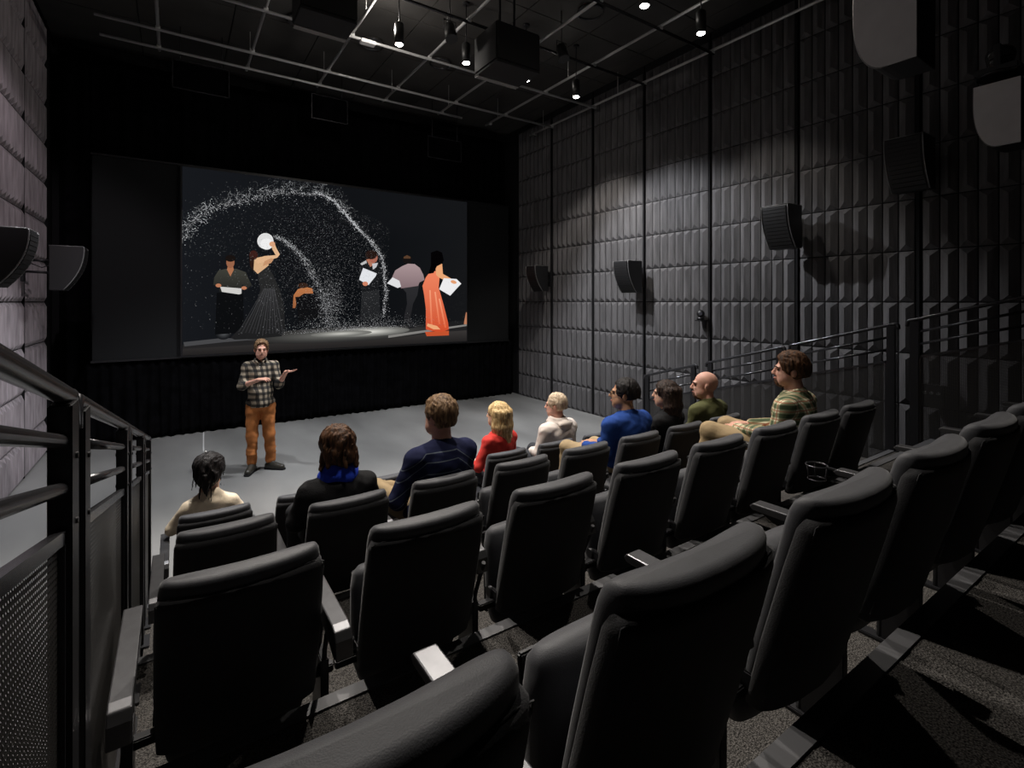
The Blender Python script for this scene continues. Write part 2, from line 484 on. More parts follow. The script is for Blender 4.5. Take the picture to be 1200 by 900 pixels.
# man with tray
shape([(254, 343), (285, 343), (286, 390), (252, 392)], (12, 13, 15))
shape([(251, 325), (256, 317), (265, 315), (277, 315), (288, 319), (292, 328), (295, 334), (288, 340), (284, 333), (283, 342), (257, 342), (257, 335), (250, 334)], (62, 62, 56), (34, 34, 32))
shape([(266, 316), (270, 324), (274, 316), (273, 312), (267, 312)], (170, 112, 80))
oval(270, 307.5, 4.8, 6.8, (150, 98, 72)); oval(270, 302.8, 6, 4, (24, 18, 16))
shape([(258, 336), (283, 338), (283, 344), (280, 345), (260, 342)], (205, 203, 200))
oval(256, 334.5, 3.4, 2.2, (185, 120, 88)); oval(286, 337.5, 3.2, 2, (185, 120, 88))
# woman in the long black dress, arms up with a bowl
shape([(302, 320), (314, 312), (320, 322), (328, 340), (333, 360), (334, 385), (330, 394), (300, 397), (275, 398), (270, 396), (284, 382), (298, 362), (305, 340)], (40, 40, 40), (30, 30, 31))
for k in range(14):
    u0 = 305+k*0.9; u1 = 279+k*4.0
    shape([(u0+4, 338), (u0+4.7, 338), (u1+1.3, 392-abs(k-7)*.4), (u1, 392-abs(k-7)*.4)], (74, 74, 76) if k % 2 else (54, 54, 56), (46, 46, 48))
shape([(294, 306), (297, 303), (306, 301), (313, 304), (315, 311), (302, 321), (297, 316)], (214, 172, 132))
shape([(297, 304), (310, 300), (323, 299), (319, 292), (318, 287), (322, 286), (324, 291), (328, 298), (325, 302), (312, 306), (302, 309)], (222, 178, 138))
shape([(308, 312), (318, 308), (321, 303), (317, 303), (310, 306)], (196, 146, 108))
oval(297, 299, 5, 5.6, (58, 30, 26)); shape([(292, 300), (298, 303), (297, 318), (293, 312)], (40, 24, 20))
oval(311, 282.5, 9.6, 9.4, (222, 222, 222)); oval(312.5, 286, 7.4, 6.6, (238, 238, 238))
oval(319, 286, 3.5, 3, (216, 160, 124))
# crouching figure
shape([(343, 361), (344, 346), (349, 339), (357, 336), (366, 338), (367, 344), (356, 344), (349, 349), (346, 361)], (186, 118, 72), (150, 92, 58))
oval(355, 334.5, 6, 3.2, (50, 32, 24)); shape([(346, 348), (372, 346), (380, 372), (350, 376)], (15, 15, 17))
# man with white bucket
shape([(424, 340), (444, 338), (446, 374), (438, 376), (422, 375)], (40, 41, 43), (30, 31, 33))
shape([(422, 308), (432, 303), (444, 309), (447, 322), (443, 340), (425, 342), (420, 325)], (24, 25, 27))
shape([(429, 304), (436, 303), (439, 309), (434, 313)], (176, 116, 92))
oval(437.5, 302, 5, 6.2, (168, 100, 82)); oval(435, 298.5, 7, 5.4, (36, 22, 18))
shape([(422, 309), (429, 305), (430, 308), (424, 311)], (190, 190, 190)); shape([(436, 309), (443, 308), (441, 313), (437, 316)], (196, 196, 200))
shape([(425.5, 314), (441.6, 320.5), (440, 324), (431.8, 334), (421, 328), (421.5, 325)], (226, 228, 232))
oval(428, 332.5, 3.2, 2.6, (206, 130, 100))
# man in the pale shirt
shape([(470, 336), (491, 334.5), (489, 346), (484, 356), (481, 372), (486, 384), (479, 385), (473, 373), (477, 356), (476, 343)], (44, 44, 47), (28, 28, 30))
shape([(471, 312), (478, 309), (486, 309.5), (492, 314), (496, 322), (497.5, 328), (491.5, 331), (490, 335), (470, 338), (467, 331), (459, 326), (463, 317)], (168, 146, 148), (128, 108, 112))
shape([(453.5, 332), (460, 325), (468, 329), (470, 336), (466, 337.5)], (222, 222, 224))
oval(477, 304, 5.4, 5.2, (22, 18, 18)); shape([(473, 301), (477, 299), (481, 301), (481, 303), (473, 303)], (88, 62, 44))
# woman in the orange dress
shape([(498, 389), (526, 387.5), (526, 393), (500, 394)], (196, 82, 46))
shape([(505, 317), (512, 318), (515, 326), (514, 337), (520, 358), (525, 378), (526, 386), (518, 389), (507, 388), (499, 386), (499, 362), (497, 346), (495, 335), (499, 325)], (238, 132, 96), (206, 78, 44))
for a_ in ((503, 340, 505, 384), (509, 342, 514, 380), (514, 350, 521, 384)):
    shape([(a_[0], a_[1]), (a_[0]+1.6, a_[1]), (a_[2]+2, a_[3]), (a_[2], a_[3])], (246, 160, 122), (226, 104, 66))
shape([(501, 379), (512, 382), (516, 386), (508, 386), (500, 382)], (236, 168, 120))
shape([(510, 309), (518, 308.5), (519, 321), (534, 329.5), (533, 333), (528, 332), (514, 325), (511, 322)], (232, 166, 118))
shape([(520, 326), (535, 327), (540.5, 332.5), (537, 336), (527.5, 346.5), (514.6, 339), (517, 333)], (236, 236, 238))
oval(531.5, 330.5, 3.6, 2, (226, 158, 114), 0.3)
shape([(505, 296), (512, 293.5), (518, 296), (520, 305), (518, 309), (512, 312), (508, 320), (502, 321), (505, 311), (505, 303)], (4, 3, 4))
shape([(546, 366), (547, 366), (547, 380), (543.5, 380), (544, 376)], (180, 120, 90))
# thrown water
lay[0] += 0.0001
def along(path, t):
    L = len(path)-1; f = t*L; i = min(int(f), L-1); f -= i
    return path[i][0]*(1-f)+path[i+1][0]*f, path[i][1]*(1-f)+path[i+1][1]*f
arc = [(214, 282), (222, 262), (236, 250), (256, 240), (280, 236), (300, 230), (324, 224), (346, 224), (370, 226), (392, 235), (406, 252), (420, 268), (436, 284), (447, 300), (450, 318), (452, 340), (450, 372)]
for k in range(2600):
    t = random.random()**0.9; u, v = along(arc, t); sp = 3.6 if t > 0.45 else 6.5
    if t > 0.62: sp = 2.6
    if random.random() < 0.45: sp *= 0.35
    drop(u+random.gauss(0, sp), v+random.gauss(0, sp*0.8)+(2 if t < .5 else 0), random.uniform(0.16, 0.5), random.choice((0.10, 0.25, 0.5, 0.9)))
for k in range(260):
    t = random.uniform(0.6, 1.0); u, v = along(arc, t); drop(u+random.gauss(0, 1.3), v+random.gauss(0, 1.3), random.uniform(0.3, 0.7), random.choice((.5, .9)))
for k in range(200):
    t = random.uniform(0.5, 0.7); u, v = along(arc, t); drop(u+random.gauss(0, 1.1), v+random.gauss(0, 1.1), random.uniform(0.3, 0.6), .9)
for k in range(900):
    t = random.uniform(0.04, 0.6); u, v = along(arc, t)
    drop(u+random.gauss(0, 6), v-abs(random.gauss(0, 9)), random.uniform(0.15, 0.4), random.choice((0.06, 0.12, 0.3)))
for k in range(150):
    t = random.uniform(0.0, 0.62); u, v = along(arc, t); v -= abs(random.gauss(0, 5)); u += random.gauss(0, 4)
    a = random.uniform(-.9, .5); br = random.choice((.15, .3, .6))
    for q_ in range(random.randint(6, 22)):
        a += random.gauss(0, .35); u += math.cos(a)*.7; v += math.sin(a)*.6
        drop(u, v, random.uniform(.16, .42), br*random.uniform(.6, 1.2))
cnt = 0
while cnt < 9000:
    u, v = random.uniform(216, 456), random.uniform(226, 385)
    dx, dy = (u-385)/78, (v-300)/72
    dens = math.exp(-(dx*dx+dy*dy)*1.1)
    if u < 300: dens = max(dens, 0.16 if v < 300 else 0.05)
    top = 232 + ((u-350)/14)**2*0.6
    if v < top: dens = 0
    if random.random() < dens:
        drop(u, v, random.uniform(0.10, 0.34), random.choice((0.06, 0.12, 0.22, 0.5))); cnt += 1
stream = [(322, 277), (334, 282), (346, 292), (358, 306), (368, 322), (377, 344), (384, 366), (388, 380)]
for k in range(1500):
    t = random.random(); u, v = along(stream, t); sp = 1.4+5.0*t*t+t
    drop(u+random.gauss(0, sp), v+random.gauss(0, sp*0.7), random.uniform(0.2, 0.6), random.choice((0.08, 0.18, 0.35, 0.7)))
for k in range(2600):
    u = random.gauss(418, 44); drop(u, 385-abs(random.gauss(0, 7))+3-(u-400)*0.06, random.uniform(0.12, 0.38), random.choice((0.08, 0.2, 0.45, .7)))
for k in range(900):
    u = random.gauss(388, 8); drop(u, 352+random.gauss(0, 14), random.uniform(0.2, 0.6), random.choice((0.1, 0.2, 0.4)))
for k in range(200):
    drop(random.uniform(520, 545), random.uniform(315, 365), random.uniform(0.1, 0.3), 0.06)
me = bpy.data.meshes.new('projected_picture')
me.from_pydata(PV, [], PF)
ca = me.color_attributes.new('pic', 'FLOAT_COLOR', 'CORNER')
li = np.zeros(len(me.loops), dtype=np.int32); me.loops.foreach_get('vertex_index', li)
pc = np.ones((len(PC), 4), dtype=np.float32); pc[:, :3] = np.array(PC, dtype=np.float32)
ca.data.foreach_set('color', pc[li].ravel())
pm = bpy.data.materials.new('projected_picture'); pm.use_nodes = True
nt = pm.node_tree; bs = nt.nodes['Principled BSDF']; bs.inputs['Base Color'].default_value = (0.0, 0.0, 0.0, 1); bs.inputs['Roughness'].default_value = 0.9; bs.inputs['Specular IOR Level'].default_value = 0
at = nt.nodes.new('ShaderNodeAttribute'); at.attribute_name = 'pic'
nt.links.new(at.outputs['Color'], bs.inputs['Emission Color']); bs.inputs['Emission Strength'].default_value = 1.0
link_mesh('projected_picture', me, pm, scr)

# black curtain below the screen and drapes at its sides, with real folds
def curtain(name, x0, x1, y, z0, z1, label, amp=0.035, per=0.16, cat='curtain', group=None):
    b_ = bmesh.new(); nx = int((x1-x0)/0.02); rows = 10; vs = []
    for j in range(rows+1):
        z = z0+(z1-z0)*j/rows; row = []
        for i in range(nx+1):
            x = x0+(x1-x0)*i/nx
            ph = 2*PI*x/per + 1.3*math.sin(x*2.1)+0.6*math.sin(x*5.3)
            a = amp*(1-0.35*j/rows)
            row.append(b_.verts.new((x+0.012*math.sin(ph*0.5+j*.3), y+a*math.sin(ph)+0.012*math.sin(3*x+j), z+(0.012*math.sin(ph*.7) if j == 0 else 0))))
        vs.append(row)
    for j in range(rows):
        for i in range(nx):
            b_.faces.new((vs[j][i], vs[j][i+1], vs[j+1][i+1], vs[j+1][i])).smooth = True
    me = bpy.data.meshes.new(name); b_.to_mesh(me); b_.free()
    o = link_mesh(name, me, M['drape'])
    md = o.modifiers.new('thick', 'SOLIDIFY'); md.thickness = 0.006
    return tag(o, label, cat, group)
curtain('curtain', XL+0.5, XR-0.1, 10.44, 0.015, SZ0-0.065, 'low black pleated curtain hanging below the projection screen')
curtain('curtain', XL+0.12, -1.16, 10.62, 0.02, CEIL-0.3, 'tall black drape between the left foam wall and the screen', 0.03, 0.2)
curtain('curtain', -1.12, 6.85, 10.62, SZ1+0.08, CEIL-0.3, 'black drape hanging above the projection screen', 0.03, 0.22)

# ------------------------------------------------------------------ theatre seats
ROW_Y = {'D': 3.98, 'C': 2.84, 'A': 1.67, 'B': 0.535}
ROW_Z = {'D': 0.0, 'C': T_Z[0], 'A': T_Z[1], 'B': T_Z[2]}
ROW_X = {'D': 0.237, 'C': 0.222, 'A': 0.178, 'B': 0.18}
SEAT_X = {r: [x0+(0.63 if r == 'B' else 0.607)*i for i in range(8)] for r, x0 in ROW_X.items()}

def rrect(a, b, n=40, e=3.2):
    P = []
    for k in range(n):
        t = 2*PI*k/n; c, s_ = math.cos(t), math.sin(t)
        P.append((a*math.copysign(abs(c)**(2/e), c), b*math.copysign(abs(s_)**(2/e), s_)))
    return P
def back_ring(z, a, b, yc, bow=0.035, n=40, e=3.4):
    return [(x, yc+y-bow*(1-(x/0.235)**2), z) for x, y in rrect(a, b, n, e)]
def y_of(z):
    """recline of the back: its rear face comes forward towards the seat"""
    return 0.045+0.15*(0.9-z)/0.57

def make_seat(folded, end):
    t = thing('theatre_seat', '', 'seat')
    # backrest pad with its rolled top
    st = [(0.33, .205, .020), (0.35, .217, .034), (0.45, .222, .042), (0.60, .223, .046), (0.74, .222, .048), (0.81, .221, .051), (0.845, .219, .051), (0.868, .215, .046), (0.880, .208, .035), (0.885, .198, .018)]
    b = B(); b.loft([back_ring(z, a, bb, y_of(z)+0.012) for z, a, bb in st])
    b.build('backrest', M['seat'], t)
    # rear panel
    b = B(); sr = [(0.310, .214, .020), (0.322, .226, .034), (0.5, .231, .038), (0.7, .230, .038), (0.81, .227, .036), (0.842, .218, .028)]
    rp = None
    b.loft([back_ring(z, a, bb, y_of(z)-0.016-0.001*(z > .5), e=5) for z, a, bb in sr]); rp = b.build('rear_panel', M['seat_rear_shaded'], t)
    b = B(); pts = []
    for k in range(13): pts.append((.224, 0.35+0.480*k/12))
    L = [(-x, y_of(z)-0.036-0.035*(1-(x/.235)**2), z) for x, z in pts]
    top = [(-.221+.442*k/14, 0.840) for k in range(1, 14)]
    T_ = [(x, y_of(z)-0.037-0.035*(1-(x/.235)**2), z+0.004) for x, z in top]
    Rr = [(-p[0], p[1], p[2]) for p in L[::-1]]
    b.tube(L+T_+Rr, 0.002, 6); b.build('piping', M['seat_rear_shaded'], rp)
    # seat cushion
    b = B()
    cr = []
    for k, (yy, a, c) in enumerate([(-.205, .17, .02), (-.195, .2, .038), (-.14, .216, .050), (0, .222, .054), (.14, .220, .054), (.195, .212, .044), (.218, .19, .025)]):
        cr.append([(x, yy, z+(0.008*(1-(x/.24)**2) if z > 0 else 0)) for x, z in rrect(a, c, 36, 3.6)])
    b.loft(cr); cu = b.build('seat_cushion', M['seat'], t)
    b = B(); b.box((0, 0, -.062), (.40, .36, .016), bev=.004); pan = b.build('seat_pan', M['steel'], cu)
    if folded:
        cu.location = (0, 0.272, 0.42); cu.rotation_euler = (R(86), 0, 0)
    else:
        cu.location = (0, 0.385, 0.405)
    # side frames: the pedestal leg, floor plate and arm
    def side(x, y0=0.0):
        b = B()
        b.tube([(x, .30, .012), (x, .29, .30), (x, .26, .44), (x, .20, .60)], .014, 8)
        b.tube([(x, .20, .012), (x, .19, .30), (x, .17, .44), (x, .10, .60)], .009, 8)
        b.box((x, .25, .008), (.055, .24, .014), bev=.003)
        b.box((x, .23, .21), (.028, .13, .40), bev=.004)
        b.build('leg', M['steel'], t)
        b = B(); n_ = 26
        prof = [(y0-.085, .555), (y0-.078, .612), (y0-.060, .636), (y0-.03, .644), (.45, .640), (.462, .628), (.45, .616), (y0-.02, .616), (y0-.045, .606), (y0-.056, .585), (y0-.062, .555)]
        b.prism(prof, 0, x-.027, x+.027); ar = b.build('armrest', M['arm'], t, bevel=.004)
        b = B(); b.prism([(y0-.052, .57), (y0-.03, .606), (y0, .6155), (.42, .6155), (.38, .595), (y0+.06, .56), (y0-.03, .53)], 0, x-.02, x+.02); b.build('arm_bracket', M['steel'], ar)
    if end == 'left': side(-.295); side(.262, .0)
    else: side(.268, .19)
    # hinge brackets below the back
    b = B()
    for s_ in (-1, 1):
        b.box((s_*.215, .20, .37), (.02, .10, .06), bev=.004)
        b.cyl((s_*.19, .24, .38), (s_*.235, .24, .38), .022, n=12)
    b.box((0, .215, .345), (.60, .035, .03), bev=.004)
    b.build('beam', M['steel'], t)
    b = B(); b.cyl((-.206, .16, .372), (-.206, .168, .372), .006, n=8); b.cyl((.206, .16, .372), (.206, .168, .372), .006, n=8); b.build('bolt', M['arm'], t)
    return t
protos = {}
OCC = {('D', 0), ('D', 4), ('D', 5), ('C', 1), ('C', 2), ('C', 5), ('C', 6), ('C', 7), ('A', 6)}
ORD = ['leftmost seat', 'second seat from the left', 'third seat from the left', 'fourth seat from the left', 'fifth seat from the left', 'sixth seat from the left', 'seventh seat from the left', 'rightmost seat']
RN = {'D': 'front row by the stage', 'C': 'second row from the stage', 'A': 'third row from the stage', 'B': 'nearest row'}
WHO = {('D', 0): 'under the dark-haired woman in cream', ('D', 4): 'under the blonde woman in red', ('D', 5): 'under the man in a white hoodie', ('C', 1): 'under the person in a blue scarf',
       ('C', 2): 'under the man in a striped navy sweater', ('C', 5): 'under the man in a blue sweater', ('C', 6): 'under the long-haired woman in black', ('C', 7): 'under the bald man in olive', ('A', 6): 'under the man in a green plaid shirt'}
SEATS = {}
for rk in 'BACD':
    for i, x in enumerate(SEAT_X[rk]):
        key = ((rk, i) not in OCC, 'left' if i == 0 else 'inner')
        if key not in protos:
            o = make_seat(*key); protos[key] = o
        else:
            o = copy_tree(protos[key])
        bend = .035 if (rk, i) == ('B', 0) else 0.0          # the row bends back a little at its end
        o.location = (x-.5*bend, ROW_Y[rk]-bend, ROW_Z[rk]); SEATS[(rk, i)] = o
        if (rk, i) in OCC: lb = 'black theatre seat %s, %s' % (WHO[(rk, i)], RN[rk])
        else: lb = 'empty black theatre seat, %s, %s' % (ORD[i], RN[rk])
        tag(o, lb, 'seat', None)
        o['group'] = 'black theatre seats in the ' + RN[rk]
# wire cup holder on a nearest-row arm
b = B(); c0 = Vector((SEAT_X['B'][3]+.268, ROW_Y['B']+.49, ROW_Z['B']+.63))
ring = [c0+Vector((.042*math.cos(a), .048+.042*math.sin(a), 0)) for a in [2*PI*k/24 for k in range(24)]]
b.tube(ring, .0035, 8, closed=True)
ring2 = [c0+Vector((.034*math.cos(a), .048+.034*math.sin(a), -.06)) for a in [2*PI*k/24 for k in range(24)]]
b.tube(ring2, .003, 8, closed=True)
for a in (PI*.2, PI*.8, PI*1.5):
    b.tube([c0+Vector((.042*math.cos(a), .048+.042*math.sin(a), 0)), c0+Vector((.034*math.cos(a), .048+.034*math.sin(a), -.06))], .003, 6)
b.box((c0.x, c0.y-.02, c0.z), (.012, .06, .008))
tag(b.build('cup_holder', M['rail']), 'black wire cup holder on an armrest of the nearest row', 'cup holder')

# ------------------------------------------------------------------ guard rails
def guard(x, ya, yb, ztop, zfloor, label, group, r_top=.0135, n_mid=2, gap=.085, endturn=True):
    """ya < yb; ztop(y) top rail height; zfloor(y) where it stands"""
    yc = (ya+yb)/2; zb = min(zfloor(ya+.02), zfloor(yb-.02))
    t = thing('guard_rail', label, 'railing', (x, yc, zb), 0, group)
    L = lambda y, z: (0, y-yc, z-zb)
    for y in (ya+.03, yb-.03):
        zt = ztop(y)-.012; z0 = zfloor(y)
        b = B(); b.box(L(y, (z0+zt)/2), (.034, .075, zt-z0), bev=.003)
        b.box(L(y, z0+.006), (.09, .13, .012), bev=.002)
        b.cyl((-.021, y-yc, zt-.22-zb), (.021, y-yc, zt-.22-zb), .006, n=10)
        b.cyl((-.021, y-yc, zt-.10-zb), (.021, y-yc, zt-.10-zb), .006, n=10)
        b.build('post', M['steel'], t)
    s = (ztop(yb)-ztop(ya))/(yb-ya)
    pts = [L(ya-.035, ztop(ya)-.05), L(ya-.032, ztop(ya)-.012), L(ya-.015, ztop(ya)+.004), L(ya+.01, ztop(ya+.01)), L(yb-.01, ztop(yb-.01)), L(yb+.015, ztop(yb)-.002), L(yb+.030, ztop(yb)-.02), L(yb+.033, ztop(yb)-.06)]
    b = B(); b.tube(pts, r_top, 14); b.build('top_rail', M['rail'], t)
    for k in range(n_mid):
        b = B(); b.tube([L(ya+.03, ztop(ya+.03)-gap*(k+1)), L(yb-.03, ztop(yb-.03)-gap*(k+1))], r_top*.72, 12); b.build('mid_rail', M['rail'], t)
    zf = lambda y: ztop(y)-gap*(n_mid+1)
    b = B()
    ya2, yb2 = ya+.07, yb-.07
    for (p, q) in (((ya2, zf(ya2)), (yb2, zf(yb2))), ((ya2, zb+.08), (yb2, zb+.08)), ((ya2, zb+.08), (ya2, zf(ya2))), ((yb2, zb+.08), (yb2, zf(yb2)))):
        a_, c_ = Vector(L(*p)), Vector(L(*q)); d = c_-a_
        b.box((a_+c_)/2, (.018, d.length+.02, .022), rot=Euler((math.atan2(d.z, d.y), 0, 0)))
    b.build('panel_frame', M['rail'], t)
    bm_ = bmesh.new()
    bm_.faces.new([bm_.verts.new(L(*p)) for p in ((ya2, zb+.08), (yb2, zb+.08), (yb2, zf(yb2)), (ya2, zf(ya2)))])
    me = bpy.data.meshes.new('mesh_panel'); bm_.to_mesh(me); bm_.free()
    o = link_mesh('mesh_panel', me, M['perf'], t); md = o.modifiers.new('t', 'SOLIDIFY'); md.thickness = .0015
    return t
gl = lambda y: 2.462-.25*y
GL = 'railing segments down the left side of the seats'
LG = -0.168
nm = ['nearest left railing segment running out of the picture, black tube and perforated panel', 'second black railing segment down the left side of the seats', 'third small black railing segment down the left side', 'lowest black railing segment at the left, nearest the stage']
for (ya, yb), l in zip(((-.15, 1.24), (1.336, 2.47), (2.62, 3.66), (3.80, 4.75)), nm):
    guard(LG, ya, yb, gl, tier_z, l, GL, r_top=.0165)
gr_ = lambda y: 2.685-.285*y
GR = 'railing segments along the right aisle'
nm = ['lowest right railing segment, behind the long-haired woman', 'right railing segment rising behind the bald man', 'right railing segment rising behind the man in plaid', 'right railing segment before the wall, first from the right picture edge', 'right railing segment beyond the picture edge']
for (ya, yb), l in zip(((4.45, 5.35), (3.22, 4.24), (2.07, 3.10), (.92, 1.93), (-.25, .78)), nm):
    guard(6.15, ya, yb, gr_, tier_z, l, GR, gap=.125, r_top=.018)
# closing skirt of the platform beside the left railing
b = B(); b.prism([(T_Y[0]-.01, -0.0), (Y0, 0), (Y0, T_Z[3]+.03), (T_Y[3], T_Z[3]+.03)]+[p for i in (2, 1, 0) for p in ((T_Y[i+1]-.01, T_Z[i]+.03), (T_Y[i]-.01, T_Z[i]+.03))], 0, PXL-.045-.002, PXL-.042)
struct(b.build('trim_%d' % (n+1), M['steel']), 'black skirt board along the left side of the tiers')

# ------------------------------------------------------------------ loudspeakers
def d_profile(dp, h, n=12):
    """back at 0, curved front at dp; top flat"""
    P = [(0, 0), (0, h), (dp*.96, h)]
    for k in range(n+1):
        t = k/n; z = h*(1-t); P.append((dp*(1-.62*t**2.2)*.98+.0*t, z*.97))
    return P
def wall_speaker(xwall, y, z, sgn, label, group, dp=.36, h=.56, wd=.36, off=.18):
    """sgn = direction of the room from the wall"""
    t = thing('loudspeaker', label, 'loudspeaker', (xwall+sgn*.07, y, z), 0, group)
    P = d_profile(dp, h)
    b = B(); b.prism([(sgn*(off+px), pz) for px, pz in P], 1, -wd/2, wd/2); b.build('cabinet', M['speaker'], t, bevel=.006)
    b = B(); F = P[3:]
    for j in range(len(F)-1):
        (x0, z0), (x1, z1) = F[j], F[j+1]
        d = Vector((sgn*(x1-x0), 0, z1-z0)); m_ = Vector((sgn*(off+(x0+x1)/2+.008), 0, (z0+z1)/2))
        b.box(m_, (d.length*.86, wd*.84, .008), rot=Euler((0, -math.atan2(d.z, d.x), 0)))
    b.build('grille', M['grille'], t)
    b = B()
    for s_ in (-1, 1): b.tube([(sgn*(off+px+.004), s_*(wd/2-.006), pz) for px, pz in P[2:]], .006, 6)
    b.tube([(sgn*(off+.0), -wd/2, h+.003), (sgn*(off+dp*.96), -wd/2, h+.003), (sgn*(off+dp*.96), wd/2, h+.003), (sgn*off, wd/2, h+.003)], .005, 6)
    b.build('edge_trim', M['trimgrey'], t)
    b = B()
    b.box((-sgn*.010, 0, h*.5), (.032, .10, h*.62), bev=.004)
    b.tube([(0, 0, h*.68), (sgn*(off+.02), 0, h*.68)], .016, 8); b.tube([(0, 0, h*.42), (sgn*(off+.02), 0, h*.40)], .016, 8)
    b.tube([(0, .03, h*.66), (sgn*off*.6, .05, h*.52), (sgn*(off+.01), .03, h*.60)], .006, 6)
    b.build('bracket', M['steel'], t)
    return t
GS = 'loudspeakers on the right wall'
wall_speaker(XR-.02, 8.95, CAM_Z+.22, -1, 'small black loudspeaker on the right wall nearest the screen', GS)
wall_speaker(XR-.02, 6.25, CAM_Z+.15, -1, 'black loudspeaker on the right wall above the man in the blue sweater', GS)
wall_speaker(XR-.02, 3.52, CAM_Z+.70, -1, 'black loudspeaker on the right wall above the man in plaid', GS)
wall_speaker(XR-.02, 2.12, CAM_Z+1.22, -1, 'black loudspeaker highest on the right wall, below the grey-sided hanging speaker', GS)
GS2 = 'loudspeakers on the left wall'
wall_speaker(XL+.02, 8.62, CAM_Z+.14, 1, 'black curved loudspeaker on the left wall nearer the screen', GS2, dp=.34, h=.56, off=.26)
wall_speaker(XL+.02, 6.02, CAM_Z+.12, 1, 'black curved loudspeaker cut by the left picture edge', GS2, dp=.34, h=.50, off=.20)

def hung_speaker(x, y, z, label, dp=.36, h=1.05, wd=.32, curve=.39, flat=.16, wall=False):
    """x, y: near rear corner; the curved front looks at the screen"""
    t = thing('hanging_loudspeaker', label, 'loudspeaker', (x, y, z), 0, 'grey-sided loudspeakers hanging over the aisle')
    pr = [(0, 0), (0, h), (dp, h)]
    for k in range(0, 13):
        a = PI/2*k/12; pr.append((flat+(dp-flat)*math.cos(a)**.8, curve*(1-math.sin(a))))
    b = B(); b.prism([(py, pz) for py, pz in pr], 0, 0, wd); b.build('cabinet', M['speaker'], t, bevel=.006)
    b = B(); b.prism([(py*.985+.003, pz*.99+.004) for py, pz in pr], 0, -.010, -.001); b.build('side_panel', M['speaker_side'], t)
    b = B(); b.tube([(-.004, py, pz) for py, pz in pr[2:]], .0045, 6); b.build('edge_trim', M['trimgrey'], t)
    b = B()
    for yy in (.08, dp-.1):
        if wall: b.cyl((wd-.01, yy, h*.6), (XR-x, yy, h*.6), .018, n=10)
        else: b.cyl((wd/2, yy, h), (wd/2, yy, CEIL-z), .010, n=8)
    b.box((wd+.012, dp/2, h*.6) if wall else (wd/2, dp/2, h+.02), (.03, dp*.8, .08), bev=.006); b.build('hanging_bracket', M['steel'], t)
    return t
hung_speaker(3.90, 1.19, CAM_Z+1.55, 'large grey-sided loudspeaker with curved front hanging at the top right')
hung_speaker(6.0, 1.11, CAM_Z+1.36, 'grey-sided loudspeaker under the moving light at the right picture edge', dp=.31, h=.57, curve=.40, flat=.13, wall=True)
ml = thing('moving_light', 'black moving-head light on the hanging speaker at the right picture edge', 'stage light', (6.14, 1.27, CAM_Z+2.08))
b = B(); b.box((0, 0, -.035), (.30, .30, .07), bev=.015); b.tube([(.16*math.cos(a), .16*math.sin(a), -.055) for a in [2*PI*k/20 for k in range(20)]], .012, 6, closed=True); b.build('base', M['speaker'], ml)
b = B(); b.cyl((0, 0, 0), (0, 0, .10), .085, .10, n=20); b.sphere((0, 0, .12), .105, 20, (1, 1, .9)); b.build('head', mat('gloss_black', (.02, .02, .02), .12), ml)
b = B(); b.box((-.10, 0, .10), (.025, .05, .20), bev=.006); b.box((.10, 0, .10), (.025, .05, .20), bev=.006); b.box((0, 0, .005), (.22, .05, .02)); b.build('yoke', M['steel'], ml)

# remote camera on the right wall
pc_ = thing('wall_camera', 'small round black camera on the right wall above the bald man', 'camera', (XR-.06, 4.98, 2.02))
b = B(); b.box((-.04, 0, 0), (.20, .12, .02), bev=.004); b.box((.03, 0, -.06), (.02, .06, .14), bev=.004); b.build('bracket', M['steel'], pc_)
b = B(); b.cyl((-.07, 0, .01), (-.07, 0, .05), .055, n=18); b.sphere((-.07, 0, .11), .062, 18); b.build('camera_head', M['speaker'], pc_)
b = B(); b.cyl((-.105, -.03, .11), (-.135, -.045, .11), .024, n=14); b.build('camera_lens', mat('lens_glass', (.05, .05, .06), .05), pc_)
# black equipment box low on the wall and wall outlet behind the nearest row
wb = thing('wall_box', 'black connection box low on the right wall beside the aisle', 'connection box', (XR-.13, 2.0, 1.28))
b = B(); b.box((0, 0, 0), (.10, .22, .24), bev=.006); b.build('housing', M['speaker'], wb)
b = B()
for k in range(3): b.cyl((-.05, -.06+.06*k, .03), (-.066, -.06+.06*k, .03), .016, n=12)
b.build('socket', M['trimgrey'], wb)

# ------------------------------------------------------------------ ceiling grid, lamps, projectors
GZ = CAM_Z+3.85
pl_lab = ['ceiling pipe running towards the screen, nearest the left wall', 'second ceiling pipe from the left running towards the screen', 'third ceiling pipe from the left running towards the screen', 'fourth ceiling pipe from the left, running past the lit spotlight', 'fifth ceiling pipe from the left, passing the large projector box', 'ceiling pipe running towards the screen, right of the projector box', 'ceiling pipe running along the top of the right wall']
for i, x in enumerate((-.20, 1.0, 2.14, 3.36, 4.54, 5.70, 6.92)):
    b = B(); b.cyl((x, -1.0, GZ+.045), (x, 9.5, GZ+.045), .021, n=12)
    for y in (4.7, 6.05, 7.33, 8.68, 9.3):
        b.box((x, y, GZ+.022), (.06, .06, .055), bev=.006)
    for y in (0.5, 3.4, 6.7, 9.0): b.cyl((x, y, GZ+.05), (x, y, CEIL+.002), .006, n=6)
    tag(b.build('ceiling_pipe', M['pipe']), pl_lab[i], 'pipe', 'pipes of the ceiling grid running to the screen')
cl_lab = ['black cross pipe of the ceiling grid farthest from the screen', 'cross pipe of the ceiling grid above the large projector box', 'cross pipe of the ceiling grid below the round ceiling rings', 'cross pipe of the ceiling grid, second from the screen', 'cross pipe of the ceiling grid nearest the screen']
